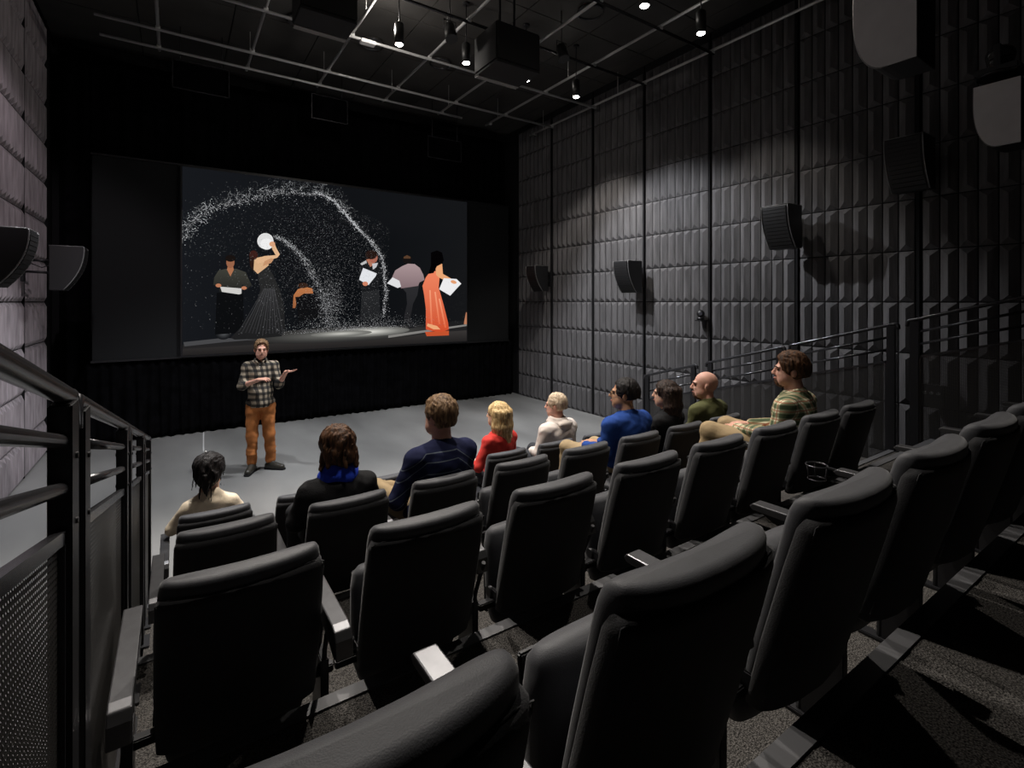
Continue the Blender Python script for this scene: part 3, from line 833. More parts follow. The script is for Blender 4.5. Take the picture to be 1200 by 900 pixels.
for i, y in enumerate((4.7, 6.05, 7.33, 8.68, 9.3)):
    b = B(); b.cyl((-.9, y, GZ), (6.95 if y < 9 else 5.0, y, GZ), .021, n=12)
    tag(b.build('cross_pipe', M['pipe'] if y > 7 else M['rail']), cl_lab[i], 'pipe', 'cross pipes of the ceiling grid')
# square black frames hung near the screen
for (x0, x1, z, y, l) in ((-.03, .74, CAM_Z+3.35, 9.45, 'thin black framed banner hanging from the grid at the upper left'), (2.1, 2.75, CAM_Z+3.4, 9.75, 'thin black framed banner hanging from the grid above the middle of the screen'), (4.5, 5.3, CAM_Z+3.1, 9.9, 'thin black framed banner hanging from the grid at the right of the screen')):
    b = B(); b.box(((x0+x1)/2, y, z), (x1-x0, .02, .016)); b.box((x0, y, z+.22), (.014, .02, .45)); b.box((x1, y, z+.22), (.014, .02, .45)); b.box(((x0+x1)/2, y, z+.45), (x1-x0, .02, .016))
    b.cyl((x0+.1, y, z+.45), (x0+.1, y, CEIL), .006, n=6); b.cyl((x1-.1, y, z+.45), (x1-.1, y, CEIL), .006, n=6)
    b.box(((x0+x1)/2, y+.03, z+.22), (x1-x0, .006, .44), mi=1)
    tag(b.build('ceiling_banner', [M['rail'], M['drape']]), l, 'banner', 'hanging black banners near the screen')
# round ceiling rings
def hit(u, v, z):
    X = (u-600)/FPX; Z = (HV-v)/FPX; t = (z-CAM_Z)/Z
    return (t*(FW[0]+RT[0]*X), t*(FW[1]+RT[1]*X))
for (u, v, l) in ((352, 24, 'round ceiling ring at the left of the black projector box base'), (436, 51, 'round ceiling ring beside the lit spotlight'), (516, 74, 'round ceiling ring left of the large projector box'), (580, 92, 'round ceiling ring below the large projector box'), (692, 14, 'round ceiling ring at the top right of the ceiling')):
    x, y = hit(u, v, CEIL-.03)
    t = thing('ceiling_ring', l, 'ceiling speaker', (x, y, CEIL-.03), 0, 'round rings in the ceiling')
    b = B(); b.tube([(.19*math.cos(a), .19*math.sin(a), -.01) for a in [2*PI*k/32 for k in range(32)]], .014, 8, closed=True); b.build('ring', M['rail'], t)
    b = B(); b.cyl((0, 0, .0), (0, 0, .028), .18, n=32); b.build('disc', M['ceil'], t)

def spotlight(x, y, z, label, group, power, tgt, cone, col, spill=1.0):
    t = thing('spotlight', label, 'spotlight', (x, y, z), 0, group)
    b = B(); b.cyl((0, 0, .035), (0, 0, .30), .062, n=20); b.cyl((0, 0, .30), (0, 0, .315), .05, n=20)
    b.tube([(.060*math.cos(a), .060*math.sin(a), .033) for a in [2*PI*k/24 for k in range(24)]], .005, 6, closed=True); b.build('housing', M['lamp_body'], t)
    b = B(); b.sphere((0, 0, .030), .050, 18, (1, 1, .30)); b.build('lens', M['lens'], t)
    b = B(); b.cyl((0, 0, .315), (0, 0, CEIL-z-.02), .008, n=8); b.cyl((0, 0, CEIL-z-.03), (0, 0, CEIL-z), .05, n=16); b.build('stem', M['steel'], t)
    ld = bpy.data.lights.new('spotlight_beam', 'SPOT'); ld.energy = power; ld.color = col; ld.spot_size = R(cone); ld.spot_blend = .55; ld.shadow_soft_size = .045
    lo = bpy.data.objects.new('spotlight_beam', ld); COL.objects.link(lo); lo.parent = t
    lo.location = (0, 0, -.03)
    ld2 = bpy.data.lights.new('spotlight_spill', 'POINT'); ld2.energy = spill; ld2.color = WARM; ld2.shadow_soft_size = .03
    l2 = bpy.data.objects.new('spotlight_spill', ld2); COL.objects.link(l2); l2.parent = t; l2.location = (-.12, .14, .30)
    d = Vector(tgt)-Vector((x, y, z-.03)); lo.rotation_euler = d.to_track_quat('-Z', 'Y').to_euler()
    return t
SL = ['lit spotlight left of centre in the ceiling, beside a round ring', 'lit spotlight at the left end of the large projector box', 'lit spotlight at the right end of the large projector box', 'lit spotlight farthest right in the far row, near the right wall',
      'lit spotlight hidden above the left of the stage', 'lit spotlight at the top of the picture, left one of the near pair', 'lit spotlight near the right wall, right one of the near pair', 'lit spotlight above the middle seats', 'lit spotlight above the left seats', 'lit spotlight above the upper right seats', 'lit spotlight above the upper left seats', 'added unseen spotlight raking the left foam wall']
for L_, l in zip(LAMPS, SL):
    x, y, pw, tg, cone, c = L_
    spotlight(x, y, LAMP_Z, l, 'lit spotlights of the ceiling', pw, tg, cone, c, 40.0 if l is SL[0] else (.05 if l is SL[1] else .5))
# unlit fixtures
for (u, v, z, l) in ((527, 38, CAM_Z+3.7, 'unlit black lamp hanging left of the large projector box'), (658, 62, CAM_Z+3.7, 'unlit black lamp right of the large projector box')):
    x, y = hit(u, v, z)
    t = thing('stage_lamp', l, 'stage light', (x, y, z), 0, 'unlit lamps on the grid')
    b = B(); b.cyl((0, .02, .10), (0, -.06, -.12), .07, .085, n=16); b.build('housing', M['lamp_body'], t)
    b = B(); b.tube([(-.09, 0, 0), (-.09, 0, .16), (.09, 0, .16), (.09, 0, 0)], .008, 6); b.cyl((0, 0, .16), (0, 0, CEIL-z), .008, n=8); b.build('yoke', M['steel'], t)

def projector(x0, x1, y0, y1, z, h, label):
    t = thing('projector_box', label, 'projector', ((x0+x1)/2, (y0+y1)/2, z), 0, 'projector boxes under the ceiling')
    w_, d_ = x1-x0, y1-y0
    b = B(); b.box((0, 0, h/2+.02), (w_, d_, h), bev=.02); b.box((0, 0, h+.06), (w_*.5, d_*.5, .10), bev=.015); b.build('housing', M['box'], t)
    b = B(); b.box((0, 0, .005), (w_*.98, d_*.98, .025), bev=.004); b.build('base_plate', M['box_lit_edge'] if False else M['box'], t)
    b = B(); b.box((0, d_/2-.05, -.012), (w_*.96, .09, .012)); b.build('lit_edge_strip', M['box_lit_edge'], t)  # light along the lower edge, put in as a pale strip
    b = B()
    for sx in (-.12, .12): b.cyl((sx, 0, h+.10), (sx, 0, CEIL-z), .018, n=10)
    b.build('ceiling_mount', M['steel'], t)
    b = B(); b.cyl((w_*.12, d_/2-.01, h*.5), (w_*.12, d_/2+.06, h*.5), .08, n=20); b.build('lens', M['speaker'], t)
projector(3.50, 4.22, 5.55, 6.15, CAM_Z+3.17, .52, 'large black projector box hanging at the centre of the ceiling')
projector(1.20, 1.86, 6.14, 6.66, CAM_Z+3.40, .55, 'black projector box at the top of the picture, left of centre')
tag(B().box((2.35, 7.28, CAM_Z+3.80), (.22, .12, .05), bev=.008).build('junction_box', M['white']), 'small pale box on the cross pipe beside the lit spotlight', 'box')

# ------------------------------------------------------------------ people
import openvdb as vdb
def V(*a): return np.array(a, dtype=np.float32)
class Sdf:
    """smoothly joined tapered limbs and ellipsoids, meshed as one continuous surface"""
    def __init__(s, k=0.02): s.p = []; s.k = k
    def cap(s, a, b, ra, rb=None, k=None): s.p.append(('c', V(*a), V(*b), ra, ra if rb is None else rb, k)); return s
    def ell(s, c, r, rot=None, k=None): s.p.append(('e', V(*c), V(*r), rot, None, k)); return s
    def cut(s, c, r, rot=None): s.p.append(('x', V(*c), V(*r), rot, None, None)); return s
    def plane(s, p, n): s.p.append(('h', V(*p), V(*n)/np.linalg.norm(n), None, None, None)); return s
    def mesh(s, name, vox, noise=None):
        lo = np.full(3, 1e9); hi = -lo
        for q in s.p:
            if q[0] == 'c':
                r = max(q[3], q[4]); lo = np.minimum(lo, np.minimum(q[1], q[2])-r); hi = np.maximum(hi, np.maximum(q[1], q[2])+r)
            elif q[0] == 'e':
                r = q[2].max(); lo = np.minimum(lo, q[1]-r); hi = np.maximum(hi, q[1]+r)
        pad = 3*vox+0.015; lo -= pad; hi += pad
        n = np.ceil((hi-lo)/vox).astype(int)+1
        F = np.full(n, 0.05, dtype=np.float32)
        ax = [lo[i]+vox*np.arange(n[i]) for i in range(3)]
        for q in s.p:
            k = q[5] if q[5] is not None else s.k
            m = 0.05+k
            if q[0] == 'c':
                r = max(q[3], q[4])+m; a0 = np.minimum(q[1], q[2])-r; a1 = np.maximum(q[1], q[2])+r
            elif q[0] in 'ex':
                r = q[2].max()+m; a0 = q[1]-r; a1 = q[1]+r
            else: a0, a1 = lo, hi
            i0 = np.maximum(np.floor((a0-lo)/vox).astype(int), 0); i1 = np.minimum(np.ceil((a1-lo)/vox).astype(int)+1, n)
            if (i1 <= i0).any(): continue
            X = ax[0][i0[0]:i1[0], None, None]; Y = ax[1][None, i0[1]:i1[1], None]; Z = ax[2][None, None, i0[2]:i1[2]]
            if q[0] == 'c':
                a, b = q[1], q[2]; ba = b-a; L = float(ba@ba)+1e-9
                px, py, pz = X-a[0], Y-a[1], Z-a[2]
                h = np.clip((px*ba[0]+py*ba[1]+pz*ba[2])/L, 0, 1)
                d = np.sqrt((px-h*ba[0])**2+(py-h*ba[1])**2+(pz-h*ba[2])**2)-(q[3]+(q[4]-q[3])*h)
            elif q[0] in 'ex':
                px, py, pz = X-q[1][0], Y-q[1][1], Z-q[1][2]
                if q[3] is not None:
                    Rm = np.array(q[3].transposed(), dtype=np.float32)
                    px, py, pz = [Rm[i, 0]*px+Rm[i, 1]*py+Rm[i, 2]*pz for i in range(3)]
                r = q[2]
                k0 = np.sqrt((px/r[0])**2+(py/r[1])**2+(pz/r[2])**2); k1 = np.sqrt((px/r[0]**2)**2+(py/r[1]**2)**2+(pz/r[2]**2)**2)+1e-6
                d = k0*(k0-1)/k1
            else:
                d = (X-q[1][0])*q[2][0]+(Y-q[1][1])*q[2][1]+(Z-q[1][2])*q[2][2]
            S = F[i0[0]:i1[0], i0[1]:i1[1], i0[2]:i1[2]]
            if q[0] in 'xh':
                e = -d if q[0] == 'x' else d
                S[...] = np.minimum(np.maximum(S, e), 0.05)
            else:
                h = np.maximum(k-np.abs(S-d), 0)/max(k, 1e-6)
                S[...] = np.minimum(np.minimum(S, d)-h*h*k*0.25, 0.05)
        if noise:
            for (amp, fr, st) in noise:
                X, Y, Z = ax[0][:, None, None], ax[1][None, :, None], ax[2][None, None, :]
                rs = np.random.RandomState(int(fr*10) % 1000+3)
                for _ in range(3):
                    v = rs.normal(size=3)*np.array(st); v = v/np.linalg.norm(v)*fr
                    F += (amp/1.7*np.sin(X*v[0]+Y*v[1]+Z*v[2]+rs.uniform(0, 6)+1.5*np.sin(X*v[1]*.6+Z*v[0]*.5+Y*v[2]*.4))).astype(np.float32)
        g = vdb.FloatGrid(0.05); g.copyFromArray(np.clip(F, -0.05, 0.05).astype(np.float32))
        out = g.convertToPolygons(isovalue=0.0, adaptivity=0.0)
        pts, tri, quad = out[0], out[1], out[2]
        pts = np.asarray(pts)*vox+lo
        me = bpy.data.meshes.new(name)
        faces = [tuple(int(i) for i in f[::-1]) for f in quad]+[tuple(int(i) for i in f[::-1]) for f in tri]
        me.from_pydata([tuple(p) for p in pts], [], faces)
        me.validate()
        return me
    def build(s, name, m, parent, vox=0.007, noise=None, smooth=2):
        me = s.mesh(name, vox, noise)
        o = link_mesh(name, me, m, parent, smooth=True)
        bm = bmesh.new(); bm.from_mesh(me); bmesh.ops.recalc_face_normals(bm, faces=bm.faces[:])
        for _ in range(smooth): bmesh.ops.smooth_vert(bm, verts=bm.verts[:], factor=0.5, use_axis_x=True, use_axis_y=True, use_axis_z=True)
        bm.to_mesh(me); bm.free()
        me.polygons.foreach_set('use_smooth', [True]*len(me.polygons))
        return o

class Frame:
    def __init__(s, o, yaw=0, pitch=0, roll=0, sc=1.0):
        s.o = Vector(o); s.m = Euler((pitch, roll, yaw), 'XYZ').to_matrix() if False else (Matrix.Rotation(yaw, 3, 'Z') @ Matrix.Rotation(pitch, 3, 'X') @ Matrix.Rotation(roll, 3, 'Y')); s.s = sc
    def __call__(s, x, y, z): return tuple(s.o + s.m @ Vector((x, y, z))*s.s)
    def r(s, *a): return tuple(q*s.s for q in a)

def head_prims(S, F, bald=False, nose=1.0):
    E = lambda c, r, k=None, rot=None: S.ell(F(*c), F.r(*r), F.m if rot is None else F.m @ rot, k)
    E((0, -.012, .030), (.074, .094, .088)); E((0, .030, -.030), (.060, .064, .080), .02)
    E((0, .054, -.088), (.038, .034, .028), .03); E((0, .080, .026), (.048, .016, .012), .015)
    S.cap(F(0, .090, .018), F(0, .110*nose, -.020), .0085*F.s, .0120*F.s, .010); E((0, .104, -.024), (.018, .011, .008), .006)
    E((.030, .068, -.022), (.020, .018, .016), .015); E((-.030, .068, -.022), (.020, .018, .016), .015)
    E((0, .092, -.050), (.024, .009, .0055), .004); E((0, .090, -.062), (.021, .010, .006), .004)
    for s_ in (-1, 1):
        E((s_*.077, -.012, -.008), (.008, .021, .031), .006, Matrix.Rotation(s_*R(-18), 3, 'Z'))
        E((s_*.044, .036, -.062), (.020, .040, .030), .03)
    return S

def face_parts(t, F, brow=None, lips=None):
    b = B()
    for s_ in (-1, 1):
        b.sphere(F(s_*.030, .0785, .006), .0095*F.s, 12, (1.25, 1, .62))
    b.build('eyes', EYE, t)
    if brow:
        b = B()
        for s_ in (-1, 1): b.tube([F(s_*.046, .084, .022), F(s_*.032, .096, .030), F(s_*.014, .098, .026)], [.0025*F.s, .0045*F.s, .0035*F.s], 6)
        b.build('eyebrows', brow, t)
    if lips:
        b = B(); b.tube([F(-.022, .090, -.056), F(-.008, .100, -.055), F(0, .101, -.056), F(.008, .100, -.055), F(.022, .090, -.056)], [.002*F.s, .0045*F.s, .004*F.s, .0045*F.s, .002*F.s], 6); b.build('lips', lips, t)
EYE = mat('eye_dark', (0.05, 0.03, 0.02), 0.15)

def hand(S, w, d, nrm, side, sc=1.0, curl=0.4, spread=0.12):
    """w wrist, d direction of the fingers, nrm the way the palm faces, side +1 when the thumb lies at d x nrm"""
    d = Vector(d).normalized(); nrm = Vector(nrm); nrm = (nrm-d*nrm.dot(d)).normalized(); a = d.cross(nrm)*side; w = Vector(w)
    kn = []
    for i, off in enumerate((.030, .010, -.010, -.029)):
        k = w+d*(.088-.004*abs(i-1))*sc+a*off*sc; kn.append(k)
        S.cap(w+a*off*.5*sc, k, .0150*sc, .0115*sc, .012)
    for i, (k, ln) in enumerate(zip(kn, (.070, .078, .072, .057))):
        dd = (d+a*spread*(1.5-i)*.6).normalized(); p = k; c = curl*.5
        for j, f in enumerate((.45, .31, .24)):
            v = dd*math.cos(c)+nrm*math.sin(c); q = p+v*ln*f*sc
            S.cap(p, q, (.0090-.0008*j)*sc, (.0082-.0009*j)*sc, .003); p = q; c += curl*.8
    t0 = w+d*.028*sc+a*.026*sc; t1 = t0+(d*.65+a*.70+nrm*.25).normalized()*.040*sc; t2 = t1+(d*.90+a*.25+nrm*.35).normalized()*.030*sc
    S.cap(t0, t1, .0135*sc, .0105*sc, .008); S.cap(t1, t2, .0100*sc, .0080*sc, .003)

def skin_mat(name, c):
    m = mat(name, c, 0.55, noise=0.07, nscale=25, spec=0.4)
    b = m.node_tree.nodes['Principled BSDF']; b.inputs['Subsurface Weight'].default_value = 0.12
    b.inputs['Subsurface Radius'].default_value = (0.012, 0.005, 0.003); b.inputs['Subsurface Scale'].default_value = 0.5
    return m
def hair_mat(name, c1, c2, sc=70):
    return mat(name, c1, 0.6, col2=c2, nscale=sc, stretch=(1, 1, 0.12), bump=0.5, bscale=sc*2, spec=0.25)
SK_L = skin_mat('skin_light', (0.62, 0.36, 0.25)); SK_P = skin_mat('skin_pink', (0.66, 0.36, 0.27)); SK_T = skin_mat('skin_tan', (0.46, 0.25, 0.15))

HN = [(0.0022, 260, (1, 1, .25)), (0.003, 90, (1, 1, .3))]
CN = [(0.0030, 38, (.6, .8, 1)), (0.0016, 85, (.8, .8, 1))]

def hair_short(F, thick=.010, top=.012, name='hair', m=None, t=None, vox=.005, nape=-.055, noise=HN, front=.0, vol=0.0, back=0.0, cz=.008):
    S = Sdf(.016)
    S.ell(F(0, -.016, .036+top*.5), F.r(.076+thick, .096+thick, .086+top), F.m)
    if back: S.ell(F(0, -.060, .02), F.r(.070+thick*.6, .060+back, .070), F.m, .02)
    if vol: S.ell(F(0, .030, .086), F.r(.060, .055, .030+vol), F.m, .02)
    S.plane(F(0, 0, -.005), tuple(F.m @ Vector((0, .35, -1))))
    S.ell(F(0, -.014, .026), F.r(.0785, .0985, .090), F.m, .03)
    S.ell(F(0, -.050, -.022), F.r(.0640, .0580, .066), F.m, .03)
    S.cut(F(0, .118, cz), F.r(.078, .088+front, .092), F.m)
    for s_ in (-1, 1): S.cut(F(s_*.085, -.006, -.022), F.r(.024, .027, .042), F.m)
    S.plane(F(0, 0, nape), tuple(F.m @ Vector((0, -.25, -1))))
    return S.build(name, m, t, vox, noise)

def seated(name_label, x, row, yaw, skin, top_m, leg_m, hair_fn, sc=1.0, lean=0.0, side=0.0, head_yaw=0.0, head_pitch=0.0, head_roll=0.0, slouch=0.0, hands=None, knees=None, sh_w=.185, bulk=1.0,
           sleeves='long', collar=None, hood=False, brow=None, lips=None, beard=None, beard_m=None, extra=None, shoe=None, legs=None, dy=0.0, hs=1.08, drop=0.0):
    t = thing('person', name_label, 'person', (x, ROW_Y[row]+dy, ROW_Z[row]), yaw, 'audience members watching the presenter')
    q = sc
    hip = Vector((0, .34, .555)); ch = Vector((side, .275+lean*.6, .555+.33*q-drop)); nk = Vector((side*1.15, .275+lean*.85, .555+.50*q-drop)); hd = Vector((side*1.25, .305+lean, .555+.645*q-drop))
    F = Frame(hd, head_yaw, head_pitch, head_roll, hs*q)
    shz = nk.z-.055
    shl = [Vector((nk.x+s_*sh_w*q, nk.y-.005, shz-.045)) for s_ in (-1, 1)]
    if hands is None: hands = [((-.075, .60, .625), (.75, .55, -.1), (0, .1, -1)), ((.075, .60, .635), (-.75, .55, -.1), (0, .1, -1))]
    el = []
    for i, s_ in enumerate((-1, 1)):
        e = Vector((s_*.245*q, .31+lean*.3, .70)); el.append(e)
    if knees is None: knees = [((-.13, .80, .56), (-.14, .86, .10)), ((.13, .80, .56), (.14, .86, .10))]
    # one continuous body
    S = Sdf(.025); head_prims(S, F)
    S.cap(F(0, -.014, -.045), tuple(nk), .059*q, .066*q, .02)
    S.ell(ch, (.150*q, .095*q, .15*q)); S.ell((side*.6, .30, .70), (.130, .090, .13)); S.ell(hip, (.150, .11, .095))
    for e_ in (0, 1): S.cap(shl[e_].lerp(shl[1-e_], .08)-Vector((0, 0, .012)), nk+Vector((0, -.010, -.080)), .045*q, .055*q)
    for i, s_ in enumerate((-1, 1)):
        w_, d_, n_ = hands[i]; w_ = Vector(w_)
        S.cap(shl[i]-Vector((0, 0, .012)), el[i], .040*q, .036*q); S.cap(el[i], w_, .038*q, .024*q); hand(S, w_, d_, n_, -s_, q, .5)
        kn, an = [Vector(v) for v in knees[i]]
        S.cap((s_*.085, .36, .555), kn, .075, .052); S.cap(kn, an, .05, .035); S.cap(an, an+Vector((0, .12, -.055)), .034, .026)
    S.build('body', skin, t, .0065)
    face_parts(t, F, brow, lips)
    # upper garment
    u = bulk
    S = Sdf(.035)
    S.ell(ch+Vector((0, 0, .01)), (.178*q*u, .122*q*u, .165*q)); S.ell((side*.6, .30, .70), (.160*u, .122*u, .15)); S.ell(hip+Vector((0, 0, .02)), (.172*u, .125, .085))
    for e_ in (0, 1): S.cap(shl[e_].lerp(shl[1-e_], .06), nk+Vector((0, -.012, -.075)), .070*q*u, .072*q, .045)
    S.cap(nk+Vector((0, -.012, -.055)), nk+Vector((0, -.012, -.02)), .088*q, .066*q, .04)
    for i, s_ in enumerate((-1, 1)):
        w_ = Vector(hands[i][0]); S.cap(shl[i], el[i], .058*q*u, .053*q*u); e2 = w_ if sleeves == 'long' else el[i].lerp(w_, .35)
        S.cap(el[i], e2-(e2-el[i]).normalized()*.02, .053*q*u, .038*q*u, .02)
    S.cut(F(0, -.005, -.095), F.r(.060, .066, .062), F.m) if not hood else None
    tp = S.build('top', top_m, t, .0075, CN)
    if collar:
        b_ = Sdf(.012); c0 = nk+Vector((0, .005, -.005))
        for k in range(16):
            a, a2 = 2*PI*k/16, 2*PI*(k+1)/16
            f_ = lambda a: (c0.x+.070*q*math.cos(a), c0.y+.068*q*math.sin(a), c0.z-.018*math.sin(a)+.004)
            b_.cap(f_(a), f_(a2), collar, collar, .008)
            g_ = lambda a: (c0.x+.082*q*math.cos(a), c0.y+.080*q*math.sin(a), c0.z-.018*math.sin(a)-.014)
            b_.cap(g_(a), g_(a2), collar, collar, .008)
        b_.build('collar', top_m, tp, .005)
    # lower garment
    S = Sdf(.03); S.ell(hip, (.168, .125, .098))
    for i, s_ in enumerate((-1, 1)):
        kn, an = [Vector(v) for v in knees[i]]
        S.cap((s_*.088, .36, .555), kn, .092, .070); S.cap(kn, an+(kn-an).normalized()*.03, .068, .058)
    S.build('trousers', leg_m, t, .009, CN)
    for i, s_ in enumerate((-1, 1)):
        kn, an = [Vector(v) for v in knees[i]]
        S = Sdf(.02); S.cap(an+Vector((0, -.02, -.045)), an+Vector((0, .15, -.06)), .044, .036); S.cap(an, an+Vector((0, 0, -.03)), .045, .045); S.plane((0, 0, an.z-.098), (0, 0, -1)); S.build('shoe', shoe or M['steel'], t, .008)
    hair_fn(t, F, nk)
    if beard_m:
        S = Sdf(.012); S.ell(F(0, .044, -.078), F.r(.050, .056, .044), F.m); S.ell(F(0, .086, -.040), F.r(.028, .014, .008), F.m)
        S.cut(F(0, .108, -.052), F.r(.022, .016, .010), F.m); S.cut(F(0, .03, .00), F.r(.10, .10, .032), F.m)
        S.build('beard', beard_m, t, .005, [(0.0015, 300, (1, 1, 1))])
    if extra: extra(t, F, nk, tp)
    return t

# hair of each person
def hf_short(m, thick=.010, top=.014, nape=-.060, vol=.0, front=0.0, back=0.0):
    return lambda t, F, nk: hair_short(F, thick, top, 'hair', m, t, .005, nape, front=front, vol=vol, back=back)
def hf_none(t, F, nk): pass
def hf_bun(m):
    def f(t, F, nk):
        S = Sdf(.02)
        S.ell(F(0, -.022, .035), F.r(.102, .120, .104), F.m); S.ell(F(0, -.060, -.030), F.r(.085, .075, .075), F.m, .03)
        S.cut(F(0, .128, -.030), F.r(.080, .090, .092), F.m)
        for s_ in (-1, 1): S.cut(F(s_*.105, .01, -.03), F.r(.030, .030, .045), F.m)
        o = S.build('hair', m, t, .005, [(0.003, 230, (1, 1, .2)), (0.004, 80, (1, 1, .3))])
        S = Sdf(.015); S.cap(F(0, -.105, -.03), F(0, -.112, -.09), .040*F.s, .024*F.s); S.cap(F(0, -.112, -.09), F(.008, -.100, -.165), .020*F.s, .008*F.s)
        for s_, a in ((-1, .03), (1, .02), (-.8, .05), (.85, .045)):
            S.cap(F(s_*.092, -.02, -.02), F(s_*.100, -.03, -.09-a), .006, .0025, .004)
        for k in range(6):
            S.cap(F(-.03+.012*k, -.092, -.09), F(-.04+.015*k, -.088, -.18-.01*(k % 3)), .006, .0025, .004)
        S.build('ponytail', m, o, .0045, HN)
        b = B(); b.sphere(F(-.02, -.05, .138), .007, 10); b.build('hair_clip', M['white'], o)
    return f
def hf_bob(m):
    def f(t, F, nk):
        S = Sdf(.02)
        S.ell(F(0, -.018, .040), F.r(.100, .118, .102), F.m); S.ell(F(0, -.045, -.03), F.r(.094, .094, .072), F.m, .03)
        for k in range(11):
            a = -1.9+.38*k; S.cap(F(.085*math.sin(a), -.035-.078*math.cos(a), -.02), F((.096+.014*(k % 2))*math.sin(a), -.035-(.082+.014*(k % 3))*math.cos(a), -.080-.012*((k*2) % 3)), .020, .006, .010)
        S.cut(F(0, .130, -.030), F.r(.078, .090, .088), F.m)
        S.build('hair', m, t, .005, [(0.0035, 230, (1, 1, .25)), (0.006, 70, (1, 1, .5))])
    return f
def hf_long(m, length=.24, back=.0, width=.080):
    def f(t, F, nk):
        S = Sdf(.026)
        S.ell(F(0, -.018, .038), F.r(.092, .112, .098), F.m)
        for k in range(15):
            a = -1.85+.2643*k; x = width*math.sin(a); y = -.030-.085*math.cos(a)
            w1 = Vector(F(x*.97, y, .035)); w2 = Vector(F(x*1.10, y-.006, -.10)); w3 = w2+Vector((0, -back, -(length-.10)+.014*((k*5) % 3)))
            w3.x = w2.x*.95+w1.x*.05
            S.cap(w1, w2, .032, .030, .024); S.cap(w2, w3, .029, .013, .024)
        S.cut(F(0, .122, -.022), F.r(.074, .090, .108), F.m)
        S.build('hair', m, t, .005, [(0.0016, 280, (1, 1, .06)), (0.0025, 90, (1, 1, .1))], smooth=1)
    return f

H_BLK = hair_mat('hair_black', (.006, .005, .005), (.022, .018, .018))
H_BRN = hair_mat('hair_brown', (.030, .014, .007), (.12, .055, .025))
H_DBL = hair_mat('hair_dark_blond', (.085, .045, .022), (.26, .16, .085))
H_BLD = hair_mat('hair_blonde', (.34, .20, .075), (.72, .52, .26))
H_GRY = hair_mat('hair_grey_blond', (.42, .30, .19), (.68, .55, .40))
H_DRK = hair_mat('hair_dark', (.016, .010, .008), (.05, .030, .022))
BEARD = hair_mat('beard_brown', (.04, .018, .010), (.13, .06, .035), 200)
KHAKI = mat('khaki_cloth', (.36, .26, .14), .85, noise=.1, bump=.2)
DARKT = mat('dark_trousers', (.015, .016, .02), .9, noise=.1)

def scarf(m):
    def f(t, F, nk, tp):
        S = Sdf(.015)
        for j, (r_, z_, th) in enumerate(((.078, .012, .026), (.088, -.018, .028), (.080, .038, .018))):
            for k in range(18):
                a, a2 = 2*PI*k/18, 2*PI*(k+1)/18
                p = lambda a: (nk.x+r_*math.cos(a), nk.y+.9*r_*math.sin(a), nk.z+z_+.010*math.sin(3*a+j))
                S.cap(p(a), p(a2), th*(1+.12*math.sin(4*a+j)), th)
        S.build('scarf', m, t, .006, [(0.002, 90, (.5, .5, 1))])
        b = B(); b.box((nk.x-.005, nk.y-.098, nk.z-.062), (.060, .004, .016), rot=Euler((R(-18), 0, R(4)))); b.box((nk.x, nk.y-.104, nk.z-.078), (.018, .004, .018), rot=Euler((R(-18), 0, 0)))
        b.build('garment_label', M['white'], tp)
    return f
def hood(m):
    def f(t, F, nk, tp):
        S = Sdf(.02)
        for k in range(14):
            a, a2 = PI*(.86+1.28*k/14), PI*(.86+1.28*(k+1)/14)
            p = lambda a, r_, z_: (nk.x+r_*math.cos(a), nk.y+.01+r_*math.sin(a), nk.z+z_+.012*math.sin(a))
            S.cap(p(a, .085, .015), p(a2, .085, .015), .022); S.cap(p(a, .10, -.02), p(a2, .10, -.02), .026)
        S.ell((nk.x, nk.y-.105, nk.z-.075), (.085, .034, .085)); S.ell((nk.x, nk.y-.118, nk.z-.035), (.10, .035, .04))
        S.build('hood', m, tp, .006, CN)
    return f
def glasses(t, F, nk, tp):
    b = B()
    for s_ in (-1, 1):
        b.tube([F(s_*.032+.022*math.cos(a), .104, .004+.017*math.sin(a)) for a in [2*PI*k/20 for k in range(20)]], .0018, 6, closed=True)
        b.tube([F(s_*.054, .102, .008), F(s_*.074, .05, .008), F(s_*.078, -.01, .004)], .0018, 6)
    b.tube([F(-.010, .106, .006), F(.010, .106, .006)], .0018, 6)
    b.build('spectacles', M['glass_frame'], t)

def cloth(n, c, **k): return mat(n, c, .88, noise=.08, nscale=20, bump=.25, bscale=140, spec=.25, **k)
CREAM = cloth('cream_knit', (.80, .67, .50)); BLACKC = cloth('black_cloth', (.010, .010, .011)); RED = cloth('red_cloth', (.62, .045, .035)); WHITEC = cloth('white_hoodie', (.66, .58, .52))
BLUE = cloth('blue_knit', (.018, .060, .26)); OLIVE = cloth('olive_cloth', (.085, .085, .032)); SCARF = cloth('blue_scarf', (.018, .055, .52))
NAVY = stripe_mat('navy_striped_knit', (.010, .013, .045, 1), (.11, .13, .16, 1), (1.0, .945, .87, .80))
PLAIDG = check_mat('green_plaid', (.26, .27, .15, 1), (.06, .09, .04, 1), (.70, .66, .46, 1), .062, fine=(.42, .16, .09, 1), fine_period=.062)
LIPS = mat('lips', (.42, .13, .11), .4)
BROWD = mat('brow_dark', (.03, .018, .012), .7); BROWL = mat('brow_light', (.20, .12, .07), .7)

def px(i, r='C'): return SEAT_X[r][i]
